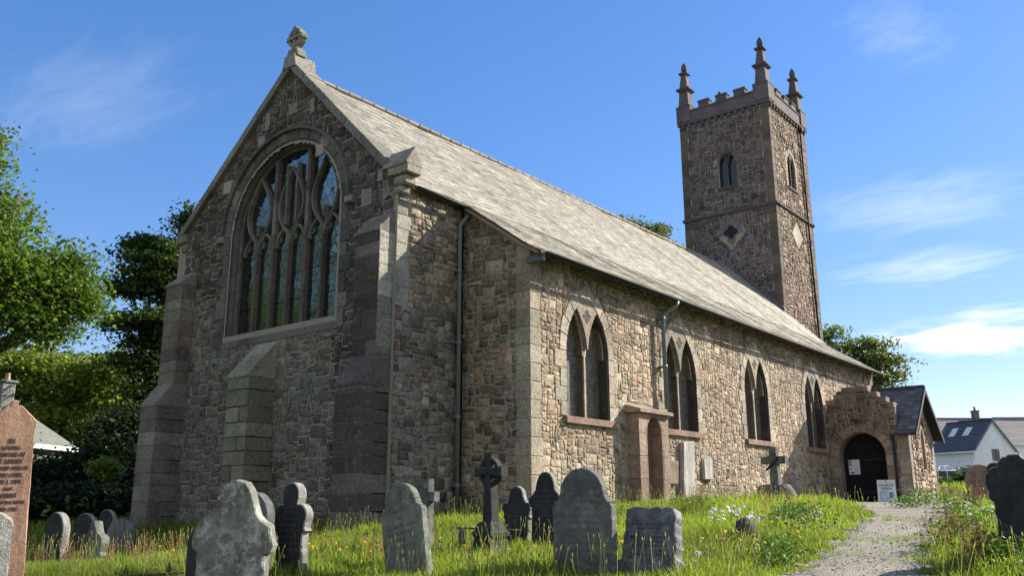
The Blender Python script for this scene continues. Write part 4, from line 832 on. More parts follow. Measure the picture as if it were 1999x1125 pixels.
mb = MB(); box(mb, (xn-.0105, -.70, 1.32), (xn-.0082, -.59, 1.54), (.35, .27, .27), M_COL, .0005); box(mb, (xn-.0105, -.96, 1.33), (xn-.0082, -.71, 1.53), (.7, .66, .68), M_COL, .0005); box(mb, (xn-.0105, -.76, 1.06), (xn-.0082, -.63, 1.11), (.05, .05, .08), M_COL, .0005); box(mb, (xn-.0105, -.66, 1.2), (xn-.0082, -.61, 1.25), (.08, .08, .1), M_COL, .0005)
for k in range(6): box(mb, (xn-.0105, -.95, 1.1+k*.035), (xn-.0082, -.8, 1.106+k*.035), (.35, .35, .4), M_COL, .0005)
mb.build('print', n_)
q0, q1 = atx(1757, 897, XP-.045), atx(1779, 926, XP-.045)
n_ = plate('wall_plaque', 'tan metal plaque on the porch wall right of the doorway', 'plaque', (XP-.06, q1[1], q1[2]), (XP-.036, q0[1], q0[2]), (.34, .28, .20))
mb = MB(); yc_, zc_ = (q0[1]+q1[1])/2, (q0[2]+q1[2])/2
box(mb, (XP-.0625, yc_-.025, q0[2]-.1), (XP-.0605, yc_+.025, q0[2]-.05), (.12, .09, .07), M_COL, .0005)
for k in range(5): box(mb, (XP-.0625, yc_-.1+.02*(k % 2), zc_+.02-k*.04), (XP-.0605, yc_+.1-.02*(k % 2), zc_+.028-k*.04), (.16, .12, .09), M_COL, .0005)
mb.build('engraving', n_)
def wallstone(name, label, cat, pts, y0, th, mat, lean=0.):
    P_ = [aty(a, b, y0) for a, b in pts]; mb = MB(); slab(mb, Fr((0, y0, 0), (1, 0, 0), (0, 0, 1), (0, -1, 0)), [(q[0], q[2]) for q in P_], -th, 0., .012, (.3, .3, .3), mat, .002); return tag(mb.build(name), label, cat)
wallstone('wall_tablet', 'small brown square tablet on the church wall right of the niche', 'tablet', [(1304, 900), (1325, 901), (1325, 946), (1304, 945)], -.1, .09, M_ROCKH := m_head('brown_tablet', (.25, .175, .12), (.32, .25, .18), (.16, .11, .08), .5), 0)
wallstone('grave_slab', 'tall pale grave slab standing upright against the church wall', 'grave slab', [(1335, 864), (1356, 862), (1358, 980), (1336, 980)], -.14, .12, MH_LIT)
wallstone('wall_tablet', 'small round topped grey tablet fixed on the church wall near the tall slab', 'tablet', [(1375, 899), (1380, 893), (1387, 892), (1391, 896), (1393, 938), (1377, 937)], -.1, .09, MH_LIT)

# ------------------------------------------------------------------ headstones
def prof(kind, w, h):
    a = w/2; T = lambda n, f0, f1, cx, cz, rx, rz: [(cx+rx*math.cos(f0+(f1-f0)*i/n), cz+rz*math.sin(f0+(f1-f0)*i/n)) for i in range(n+1)]
    if kind == 'round': top = T(16, 0, math.pi, 0, h-a*.9, a, a*.9)
    elif kind == 'shouldered': top = [(a, h-a*1.05), (a*.94, h-a*1.0)]+T(6, -math.pi/2, -math.pi, a*.96, h-a*.68, a*.22, a*.26)+[(a*.70, h-a*.66)]+T(14, .1, math.pi-.1, 0, h-a*.72, a*.72, a*.72)+[(-a*.70, h-a*.66)]+T(6, 0, -math.pi/2, -a*.96, h-a*.68, a*.22, a*.26)+[(-a*.94, h-a*1.0), (-a, h-a*1.05)]
    elif kind == 'trefoil': top = [(a*.78, h-a*2.9), (a*.80, h-a*2.2), (a*.95, h-a*2.1), (a*.9, h-a*1.95)]+T(8, -.5, 1.75, a*.5, h-a*1.45, a*.5, a*.5)+T(12, -.3, math.pi+.3, 0, h-a*.52, a*.5, a*.52)+T(8, math.pi-1.75, math.pi+.5, -a*.5, h-a*1.45, a*.5, a*.5)+[(-a*.9, h-a*1.95), (-a*.95, h-a*2.1), (-a*.80, h-a*2.2), (-a*.78, h-a*2.9)]
    elif kind == 'ogee': top = [(a*.92, h-a*1.75), (a, h-a*1.6), (a*.9, h-a*1.45)]+T(8, -.5, 1.6, a*.58, h-a*1.02, a*.42, a*.42)+[(a*.36, h-a*.5), (a*.2, h-a*.2), (a*.12, h), (-a*.12, h), (-a*.2, h-a*.2), (-a*.36, h-a*.5)]+T(8, math.pi-1.6, math.pi+.5, -a*.58, h-a*1.02, a*.42, a*.42)+[(-a*.9, h-a*1.45), (-a, h-a*1.6), (-a*.92, h-a*1.75)]
    elif kind == 'scroll': top = [(a*.84, h-a*2.05), (a*.84, h-a*1.85), (a*.97, h-a*1.75), (a*.9, h-a*1.62)]+T(8, -.6, 1.9, a*.78, h-a*1.2, a*.24, a*.3)+[(a*.62, h-a*.85), (a*.5, h-a*.5)]+T(10, .35, math.pi-.35, 0, h-a*.52, a*.5, a*.52)+[(-a*.5, h-a*.5), (-a*.62, h-a*.85)]+T(8, math.pi-1.9, math.pi+.6, -a*.78, h-a*1.2, a*.24, a*.3)+[(-a*.9, h-a*1.62), (-a*.97, h-a*1.75), (-a*.84, h-a*1.85), (-a*.84, h-a*2.05)]
    elif kind == 'gothic': top = [(a*.8, h-a*2.0), (a*.82, h-a*1.75), (a, h-a*1.5), (a*.98, h-a*1.2), (a*.8, h-a*1.12), (a*.66, h-a*.95)]+[(a*.5*math.cos(t)+a*.06, h-a*.95+a*.95*math.sin(t)) for t in np.linspace(.1, 1.45, 8)]; top = top+[(-x, z) for x, z in top[::-1]]
    elif kind == 'gable': top = [(a*.93, h-a*1.35), (a, h-a*1.3), (a, h-a*1.0), (a*.30, h-a*.26)]+T(8, -.6, math.pi+.6, 0, h-a*.17, a*.17, a*.17)+[(-a*.30, h-a*.26), (-a, h-a*1.0), (-a, h-a*1.3), (-a*.93, h-a*1.35)]
    elif kind == 'flat': top = [(a*.96, h*.5), (a*.9, h-.01), (a*.5, h+.006), (0, h-.004), (-a*.6, h+.004), (-a*.86, h), (-a*.93, h*.5)]
    elif kind == 'broad': top = [(a*.80, h-a*2.6), (a*.82, h-a*1.75), (a*.95, h-a*1.6)]+T(9, -.7, 1.45, a*.62, h-a*.98, a*.40, a*.52)+T(12, .45, math.pi-.45, 0, h-a*.7, a*.62, a*.70)+T(9, math.pi-1.45, math.pi+.7, -a*.62, h-a*.98, a*.40, a*.52)+[(-a*.95, h-a*1.6), (-a*.82, h-a*1.75), (-a*.80, h-a*2.6)]
    elif kind == 'eroded': top = [(a*.88, h-a*2.4), (a*.88, h-a*1.75), (a, h-a*1.66), (a, h-a*1.32), (a*.94, h-a*1.06), (a*.78, h-a*.93), (a*.6, h-a*.78), (a*.5, h-a*.5), (a*.41, h-a*.22), (a*.22, h-a*.05), (0, h)]; top = top+[(-x, z-.01) for x, z in top[-2::-1]]
    b = .86 if kind in ('trefoil', 'scroll', 'gothic', 'broad', 'eroded') else .98
    return [(-a*b, -.4), (a*b, -.4)]+top
def resample(p, d):
    p = np.array(p); q = [p[0]]
    for a, b in zip(p, np.roll(p, -1, 0)):
        n = max(1, int(np.linalg.norm(b-a)/d)); q += [a+(b-a)*k/n for k in range(1, n+1)]
    return np.array(q[:-1])
def headstone(label, kind, px, pyt, D, w, mat, rz=0., lean=0., tip=0., th=.1, rough=.002, name='headstone', h=None, lines=0, sub=None, dz=0., edge=None):
    """px: photo column of the middle of the face; pyt: row of its top; D: metres ahead. Face looks along local -x"""
    P_ = at(px, 1000, D); x, y = P_[0], P_[1]; z0 = float(gz(x, y))+dz
    if h is None: h = at(px, pyt, D)[2]-z0
    o_ = resample(prof(kind, w, h), .05); o_ = o_+rng.normal(0, rough, o_.shape)*(o_[:, 1:2] > -.1)
    mb = MB(); K = len(o_); c = np.array([0, h*.45]); bv = .012
    def ring(off, x): d = o_-c; L = np.linalg.norm(d, axis=1, keepdims=True); q = c+d*(1-off/L); return np.stack([np.full(K, x)+rng.normal(0, rough*.4, K), -q[:, 0]*-1, q[:, 1]], 1)
    rings = [ring(bv, -th/2), ring(0, -th/2+bv), ring(0, th/2-bv), ring(bv, th/2)]
    F = [ringfaces(K, i*K, i*K+K)[:, ::-1] for i in range(3)]
    mb.add(np.concatenate(rings), [np.concatenate(F), np.arange(K), 3*K+np.arange(K)[::-1]], (.3, .3, .3), mat)
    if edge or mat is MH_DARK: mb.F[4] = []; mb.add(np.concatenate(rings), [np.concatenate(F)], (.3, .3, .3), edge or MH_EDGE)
    o = mb.build(name, None, (x, y, z0)); o.rotation_euler = (lean, tip, rz); tag(o, label, 'headstone', 'headstones in the churchyard')
    if lines:
        mb = MB()
        for k in range(lines):
            zz = h*.74-k*h*.062; half = w*.36*rng.uniform(.55, 1.); u = -half
            while u < half:
                l = rng.uniform(.012, .03)
                if rng.random() < .8: box(mb, (-th/2-.003, u, zz), (-th/2+.004, u+l*.45, zz+rng.uniform(.018, .028)), sub or (.03, .03, .03), M_COL, .001)
                u += l*1.15
        mb.build('inscription', None).parent = o
    return o
face = lambda px: math.atan2(*(ray(px, 1000)[[1, 0]]))
hs = {}
hs['red'] = headstone('tall red sandstone headstone with pointed top and black lettering', 'gable', 20, 783, 8.0, .37, MH_RED, face(0)+.1, R(-2.5), 0, .11, .001)
rs = hs['red']; rs_h = max(v.co.z for v in rs.data.vertices)
for k, (s, sz_, zz, off) in enumerate([('IN', .052, 1.235, 0), ('LOVING', .04, 1.165, 0), ('MEMORIE OF', .04, 1.10, 0), ('BET SARAH', .045, 1.035, -.02), ('BELOVED WIFE OF', .036, .97, 0), ('HARRY LORD,', .037, .905, -.01), ('MAY 1, 1899.', .038, .84, 0), ('ALSO', .03, .778, 0), ('ROBERT', .04, .715, 0), ('SON OF THE ABOVE', .03, .65, 0), ('DIED 1901', .038, .59, 0)]):
    text(s, sz_*1.28, facing(-off, rs_h-.37-k*.0595, -.0575), M_INK, rs, .0012, bold=.0005, sx=.78, name='inscription')
headstone('small white rounded headstone in front of the red sandstone one', 'round', -9, 1000, 4.6, .17, MH_LIT, face(0)+.15, 0, 0, .09)
headstone('dark round topped headstone with a pale sunlit edge, second from the red one', 'round', 116, 1001, 14, .62, MH_DARK, .0, 0, 0, .12, lines=7, sub=(.06, .06, .06))
headstone('small mossy headstone with a pointed ogee top', 'ogee', 192, 1018, 14.2, .64, MH_GREEN, .0, 0, 0, .14)
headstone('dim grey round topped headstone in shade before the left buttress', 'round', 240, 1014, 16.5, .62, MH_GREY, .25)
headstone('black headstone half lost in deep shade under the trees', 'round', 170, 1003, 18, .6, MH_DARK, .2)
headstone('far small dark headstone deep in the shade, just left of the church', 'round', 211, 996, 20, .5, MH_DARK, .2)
headstone('large crumbling lichen spotted headstone in the left foreground', 'eroded', 459, 938, 7.0, .62, MH_LICH, face(462)-.42, R(1), 0, .12, .007)
headstone('dark low headstone mostly hidden behind the large lichen spotted one', 'round', 402, 1030, 8.0, .36, MH_DARK, .0, 0, 0, .1)
headstone('round headstone behind the lichen spotted one, only its lit rim showing', 'round', 496, 962, 9.6, .56, MH_GREY, .05, 0, 0, .12)
headstone('black trefoil topped headstone below the east window', 'trefoil', 574, 943, 9.75, .48, MH_DARK, .12, 0, 0, .12, lines=8, sub=(.07, .07, .07))
j = headstone('leaning grey green headstone with faint carved lettering', 'shouldered', 803, 941, 9.75, .60, MH_GREEN, .05, R(-11), R(2), .11)
for k, (s, zz) in enumerate([('MARGRET', .80), ('IN', .71), ('ELIZABETH ANN', .63), ('IN MEMORY', .555), ('OF A', .485), ('JAMES STAYN', .41), ('1881', .33)]):
    text(s, .062 if k != 0 else .07, facing(.02, zz-.07, -.0555), m_j if k else (m_j := m_plain('worn_lettering', (.07, .08, .065), .9, .3)), j, .0012, name='inscription')
headstone('broad grey round shouldered headstone standing upright at centre', 'shouldered', 1140, 915, 9.8, .76, MH_GREY, .02, 0, 0, .12, lines=9, sub=(.075, .075, .07))
headstone('small dark headstone with scrolled shoulders beside the celtic cross', 'scroll', 1011, 950, 12.8, .50, MH_DARK, .0, 0, 0, .09, lines=6, sub=(.06, .06, .06))
headstone('black gothic pointed headstone at the sunlit church corner', 'gothic', 1068, 922, 12.3, .56, MH_DARK, .05, 0, 0, .1, lines=6, sub=(.07, .07, .06))
p_ = headstone('leaning blue slate headstone with rough hewn edges and a stepped foot', 'flat', 1266, 992, 9.7, .64, MH_SLATE, .1, 0, R(13), .2, .006, lines=8, sub=(.02, .02, .022))
mb = MB(); box(mb, (-.2, -.34, -.2), (.16, .33, .2), (.3, .3, .3), MH_SLATE, .03, .012); q_ = mb.build('foot_block'); q_.parent = p_
headstone('rounded pink granite headstone far right beside the path', 'round', 1922, 908, 19, .56, MH_PINK, face(1922)-.1, 0, 0, .1, lines=8, sub=(.12, .07, .06))
headstone('dim small round headstone between the pink and the blackened ones', 'round', 1953, 904, 17.5, .3, MH_DARK, face(1950), 0, 0, .1)
headstone('huge blackened shouldered headstone at the right edge', 'broad', 1992, 888, 10.4, .62, MH_DARK, face(1990)-.1, 0, 0, .16, .006)
# crosses
t = empty('celtic_cross', (0, 0, 0)); P_ = at(958, 1000, 11.2); t.location = (P_[0], P_[1], float(gz(P_[0], P_[1]))-.05); tag(t, 'dark celtic wheel cross on a flared pedestal', 'grave cross'); t.rotation_euler = (0, 0, -.08)
def lpart(mb, name, parent): o = mb.build(name); o.parent = parent; return o
fz = Fr((0, 0, 0), (0, 1, 0), (0, 0, 1), (-1, 0, 0)); H = 1.33; hc = 1.14
mb = MB(); A_ = lambda r, n=24: [(r*math.cos(x), hc+r*math.sin(x)) for x in np.linspace(0, 2*np.pi, n+1)]
a1, a2 = A_(.175), A_(.135)
for k in range(24): prism(mb, fz, [a1[k], a1[k+1], a2[k+1], a2[k]], -.045, .045, (.1, .1, .1), MH_DARK)
slab(mb, fz, [(-.04, hc-.01), (-.065, hc+.215), (.065, hc+.215), (.04, hc-.01)], -.065, .065, .01, (.1,)*3, MH_DARK); slab(mb, fz, [(-.235, hc-.062), (-.1, hc-.045), (0, hc-.04), (.1, hc-.045), (.235, hc-.062), (.235, hc+.062), (.1, hc+.045), (0, hc+.04), (-.1, hc+.045), (-.235, hc+.062)], -.068, .068, .01, (.1,)*3, MH_DARK); slab(mb, fz, [(-.085, .5), (.085, .5), (.045, hc), (-.045, hc)], -.063, .063, .01, (.1,)*3, MH_DARK)
prism(mb, fz, [(.03*math.cos(x), hc+.03*math.sin(x)) for x in np.linspace(0, 6.28, 13)[:-1]], .06, .085, (.1,)*3, MH_DARK); lpart(mb, 'cross', t)
mb = MB(); q = 2**.5
lathe(mb, (0, 0, 0), [(.27*q, -.3), (.27*q, .02), (.24*q, .06), (.2*q, .14), (.155*q, .25), (.14*q, .34), (.17*q, .36), (.17*q, .4), (.14*q, .43), (.12*q, .5), (.09*q, .53)], 4, mat=MH_DARK, smooth=False, rot=math.pi/4); lpart(mb, 'pedestal', t)
def plain_cross(label, px, pyt, D, aw, mat, rz, dims, plinth=None):
    P_ = at(px, 1000, D); z0 = float(gz(P_[0], P_[1])); zt = at(px, pyt, D)[2]-z0; t = tag(empty('grave_cross', (P_[0], P_[1], z0), rz), label, 'grave cross'); s, arm, drop, th = dims; zb = plinth or -.2
    mb = MB(); slab(mb, fz, [(-s*.62, zb), (s*.62, zb), (s/2, zt-.001), (-s/2, zt-.001)], -th/2, th/2, .012, (.4,)*3, mat); slab(mb, fz, rect(-arm, zt-drop-s/2, arm, zt-drop+s/2), -th/2-.004, th/2+.004, .012, (.4,)*3, mat)
    lpart(mb, 'cross', t); return t, zt
plain_cross('small pale plain cross peeping out behind the leaning grey green headstone', 834, 936, 12.2, .2, MH_GREY, .0, (.13, .17, .235, .11))
t, zt = plain_cross('weathered granite cross with draped shaft on a rough boulder plinth', 1519, 874, 25, .3, MH_GREY, -.12, (.21, .37, .36, .17), .42)
mb = MB(); lathe(mb, (0, 0, 0), [(.6, -.3), (.58, .12), (.53, .34), (.42, .46), (.12, .48)], 14, mat=MH_GREY); V = mb.V[0]; V[:, 0] *= .7; V[:, 1] *= 1.0; V += rng.normal(0, .02, V.shape); lpart(mb, 'plinth', t)
mb = MB(); tube(mb, [(-.1, .2, zt-.62), (-.115, .05, zt-.5), (-.11, -.12, zt-.36), (-.1, -.18, zt-.26)], .035, (.1,)*3, MH_DARK, 6); lpart(mb, 'drape', t)
# grave rail and stump, slabs, iron railing
t = tag(empty('grave_rail', (0, 0, 0)), 'low rusty grave rail on a stubby post behind the celtic cross', 'rail'); a_, b2 = at(903, 1000, 11.9), at(1046, 1000, 12.9); za, zb = float(gz(*a_[:2])), float(gz(*b2[:2])); zr = at(900, 1032, 11.9)[2]
mb = MB(); lathe(mb, (a_[0], a_[1], za), [(.055, -.2), (.05, zr-za-.06), (.03, zr-za-.0)], 6, col=(.09, .085, .08), mat=M_ROCK); mb.build('post', t)
mb = MB(); lathe(mb, (b2[0], b2[1], zb), [(.055, -.2), (.05, .2), (.03, .3)], 6, col=(.09, .085, .08), mat=M_ROCK); mb.build('post', t)
mb = MB(); tube(mb, [a_*[1, 1, 0]+[-.02, .08, zr], b2*[1, 1, 0]+[0, 0, at(1046, 1036, 12.9)[2]]], .014, (.12, .08, .05), M_COL, 6); mb.build('rail', t)
mb = MB(); P_ = gnd(1458, 1062); lathe(mb, (P_[0], P_[1], P_[2]), [(.17, -.1), (.15, .1), (.13, .27), (.06, .33)], 11, col=(.05, .045, .038), mat=M_ROCK); mb.V[0] += rng.normal(0, .02, mb.V[0].shape); tag(mb.build('tree_stump'), 'small rough dark stump among white daisies', 'stump')
for (x1, x2, yy, lb) in [(1463, 1500, 1022, 'long flat pale kerb stone lying in the grass before the granite cross'), (1507, 1522, 1023, 'short pale kerb stone lying right of the long one')]:
    a_, b2 = gnd(x1, yy), gnd(x2, yy+1); d = b2-a_; mb = MB(); L = np.linalg.norm(d[:2]); box(mb, (0, -.12, -.1), (L, .12, .13), (.36, .35, .31), M_ROCK, .03, .01); o = mb.build('kerb_stone', None, (a_[0], a_[1], a_[2]), (0, 0, math.atan2(d[1], d[0]))); tag(o, lb, 'kerb stone')
t = tag(empty('iron_railing', (0, 0, 0)), 'low rusty iron grave railing with spear finials in the grass at lower left', 'railing'); a_, b2 = at(240, 1000, 9.3), at(372, 1000, 9.0)
mb = MB(); z1, z2 = at(240, 1128, 9.3)[2], at(372, 1119, 9.0)[2]; tube(mb, [(a_[0], a_[1], z1), (b2[0], b2[1], z2)], .013, (.06, .035, .03), M_COL, 6); mb.build('rail', t)
for px in (258, 340):
    f = (px-240)/132; p = a_+(b2-a_)*f; zz = z1+(z2-z1)*f; mb = MB(); lathe(mb, (p[0], p[1], zz-.3), [(.011, 0), (.011, .31)], 6, col=(.05, .03, .03), mat=M_COL); lathe(mb, (p[0], p[1], zz+.012), [(.008, 0), (.03, .02), (.006, .1)], 4, col=(.05, .03, .03), mat=M_COL, smooth=False); mb.build('finial', t)
# ------------------------------------------------------------------ trees
LEAFQ = np.array([[0, 0, 0], [.32, .5, .06], [0, 1., 0], [-.32, .5, .06]])
def leaves(mb, C, size, cols, droop=.3, mat=None):
    N = len(C); z = rng.normal(0, 1, (N, 3)); z[:, 2] = np.abs(z[:, 2])*1.2+.5; z /= np.linalg.norm(z, axis=1, keepdims=True)
    d = rng.normal(0, 1, (N, 3)); d[:, 2] -= droop; d -= (d*z).sum(1, keepdims=True)*z; d /= np.linalg.norm(d, axis=1, keepdims=True); s = np.cross(d, z)
    L = size*rng.uniform(.6, 1.4, (N, 1, 1)); Q = LEAFQ[None]
    V = C[:, None]+L*(Q[..., :1]*s[:, None]+(Q[..., 1:2]-.5)*d[:, None]+Q[..., 2:]*z[:, None])
    mb.add(V.reshape(-1, 3), np.arange(N*4).reshape(-1, 4), np.repeat(cols, 4, 0), mat or M_LEAF)
def tree(name, label, base, blobs, leaf, pal, trunk_r=.3, per=26, sub=1., csz=.5, flat=.55, shell=2.6, group='trees round the churchyard', twigs=True, droop=.3):
    """blobs: (centre xyz, radii xyz, number of sprays)"""
    base = np.array(base, float); t = tag(empty(name, base), label, 'tree', group); mb = MB(); tr = MB()
    top = np.mean([b[0] for b in blobs], 0); zt = max(b[0][2] for b in blobs)
    sp = np.array([base+(0, 0, -.4), base+(top-base)*(.12, .12, .3)+rng.normal(0, .1, 3)*(1, 1, 0), base+(top-base)*(.5, .5, .65), top*(1, 1, 0)+(0, 0, (top[2]+zt)/2)])
    tube(tr, sp, [trunk_r*1.25, trunk_r, trunk_r*.65, trunk_r*.2], mat=M_BARK, K=9)
    for c, r, n in blobs:
        c = np.array(c, float); r = np.array(r, float); f = rng.uniform(.35, .8); st = base+(top-base)*(.3*f, .3*f, .4+.35*f)
        mid = (st+c)/2+rng.normal(0, .25, 3); tube(tr, [st, mid, c], [trunk_r*.42, trunk_r*.26, trunk_r*.1], mat=M_BARK, K=6, cap=False)
        u = rng.normal(0, 1, (n, 3)); u /= np.linalg.norm(u, axis=1, keepdims=True); S = c+u*r*(rng.random((n, 1))**(1/shell)); tone = rng.uniform(.68, 1.3, n)
        m = rng.poisson(per, n)+4; idx = np.repeat(np.arange(n), m); out = u[idx]*(1, 1, .3); ofs = rng.normal(0, csz, (len(idx), 3))*(1, 1, flat)
        C = S[idx]+ofs+out*np.abs(rng.normal(0, csz*.5, (len(idx), 1))); C[:, 2] -= .18*np.hypot(ofs[:, 0], ofs[:, 1])
        leaves(mb, C, leaf, pal(0, 0, len(C))*tone[idx][:, None], droop)
        if twigs:
            for k in range(0, n, 2): tube(tr, [c, (c+S[k])/2+rng.normal(0, .12, 3), S[k]], [trunk_r*.1, trunk_r*.06, .012], mat=M_BARK, K=4, cap=False)
    adopt(tr.build('trunk'), t); adopt(mb.build('crown'), t); return t
def bl(px, py, rx, rz, D, n, ry=None):
    k = D/FPX*1.02; return (at(px, py, D), (rx*k, (ry or rx)*k, rz*k), n)
def gat(px, D): q = at(px, 1000, D); return (q[0], q[1], float(gz(q[0], q[1])))
g1 = palette([(.12, .19, .03), (.15, .22, .04), (.09, .15, .026), (.17, .23, .06)], [3, 3, 2, 1]); g2 = palette([(.045, .08, .02), (.065, .10, .022), (.035, .065, .018), (.11, .14, .03)], [3, 2, 2, .7]); g3 = palette([(.21, .265, .04), (.165, .22, .036), (.11, .16, .03), (.27, .30, .055)], [3, 3, 2, 1.2]); g4 = palette([(.13, .16, .045), (.095, .125, .035), (.17, .19, .055)], [2, 2, 1])
tree('leafy_tree', 'tall bright green broadleaf tree reaching in from the left edge', gat(-150, 25), [bl(-90, 330, 78, 110, 25, 120), bl(-40, 470, 100, 95, 24.5, 170), bl(-25, 290, 36, 60, 25, 34), bl(-5, 400, 42, 45, 25, 40), bl(35, 560, 95, 80, 24, 190), bl(110, 560, 68, 48, 24.5, 100), bl(135, 505, 30, 26, 24.5, 24), bl(70, 630, 60, 45, 24, 70), bl(160, 590, 24, 30, 24.5, 26), bl(-120, 560, 90, 90, 25, 80)],   .14, g1, .38, 38, csz=.34, flat=.5, droop=.2)
tree('beech_tree', 'dark green beech with layered sprays against the church wall', gat(345, 41), [bl(330, 520, 72, 55, 41, 130), bl(290, 490, 40, 22, 41, 50), bl(300, 560, 75, 26, 41, 80), bl(310, 640, 85, 36, 41, 120), bl(265, 625, 40, 14, 41, 34), bl(290, 700, 70, 40, 41, 110), bl(250, 560, 26, 12, 41, 22), bl(368, 445, 20, 26, 41, 26), bl(388, 408, 10, 16, 41, 10), bl(330, 780, 80, 70, 41, 160), bl(320, 880, 80, 70, 41, 140), bl(275, 470, 20, 10, 41, 14)], .20, g2, .4, 40, csz=.42, flat=.22, droop=.1)
tree('lime_tree', 'yellow green tree crown low behind the cottage roof', gat(60, 52), [bl(40, 730, 95, 66, 52, 190), bl(150, 760, 90, 70, 52, 190), bl(215, 730, 50, 55, 50, 90), bl(110, 840, 110, 60, 51, 190), bl(-40, 760, 80, 80, 52, 90), bl(225, 830, 60, 70, 50, 120)], .26, g3, .4, 40, csz=.5, flat=.32)
tree('dark_tree', 'shadowy dense evergreen between the cottage and the church', gat(190, 36), [bl(130, 945, 85, 45, 36, 150), bl(215, 920, 70, 60, 35, 150), bl(40, 945, 80, 42, 35, 120), bl(250, 850, 36, 60, 36, 70), bl(200, 850, 30, 40, 47, 50), bl(90, 915, 60, 22, 35.5, 50), bl(50, 985, 70, 30, 29, 90), bl(150, 985, 60, 30, 29, 90), bl(228, 980, 36, 32, 29, 60)], .2, palette([(.018, .03, .012), (.03, .045, .015)], [1, 1]), .3, 36, csz=.4, flat=.4)
tree('garden_shrub', 'small bright yellow green shrub glowing low beside the church corner', gat(205, 31), [bl(205, 915, 20, 14, 31, 26)], .16, g3, .06, 30, csz=.2, flat=.5, twigs=False)
tree('distant_tree', 'tree tops just showing over the middle of the church ridge', gat(1240, 75), [bl(1215, 450, 34, 26, 75, 60), bl(1262, 470, 36, 34, 75, 60), bl(1240, 520, 70, 60, 75, 90), bl(1288, 444, 10, 7, 75, 6)], .3, g4, .4, 34, csz=.55, flat=.4)
tree('cedar_tree', 'spreading windswept tree behind the right foot of the tower', gat(1640, 66), [bl(1618, 660, 26, 28, 66, 40), bl(1632, 705, 44, 40, 66, 70), bl(1672, 680, 34, 14, 66, 42), bl(1702, 672, 26, 11, 66, 24), bl(1706, 705, 40, 16, 66, 50), bl(1690, 735, 46, 20, 66, 60), bl(1742, 705, 24, 7, 66, 18), bl(1738, 735, 26, 10, 66, 26), bl(1700, 770, 60, 26, 66, 70)], .28, g4, .5, 17, csz=.6, flat=.2, droop=.0)
for k, (x, y, hgt) in enumerate([(-19, 29, 19), (-13, 36, 21), (-27, 24, 18), (-9, 31, 13)]):
    z0 = float(gz(x, y)); r_ = hgt*.26
    tree('garden_tree', ['tall round tree outside the picture, mirrored in the east window', 'second tree mirrored in the east window, farther north', 'third tree mirrored in the east window, nearest the road', 'low tree mirrored at the foot of the east window'][k], (x, y, z0), [((x, y, z0+hgt*.72), (r_, r_, hgt*.3), 200), ((x+1.6, y-1, z0+hgt*.45), (r_, r_, hgt*.25), 160), ((x-1.8, y+1, z0+hgt*.4), (r_, r_, hgt*.22), 140)], .3, g1, .3, 34, csz=.7, flat=.5, twigs=False)

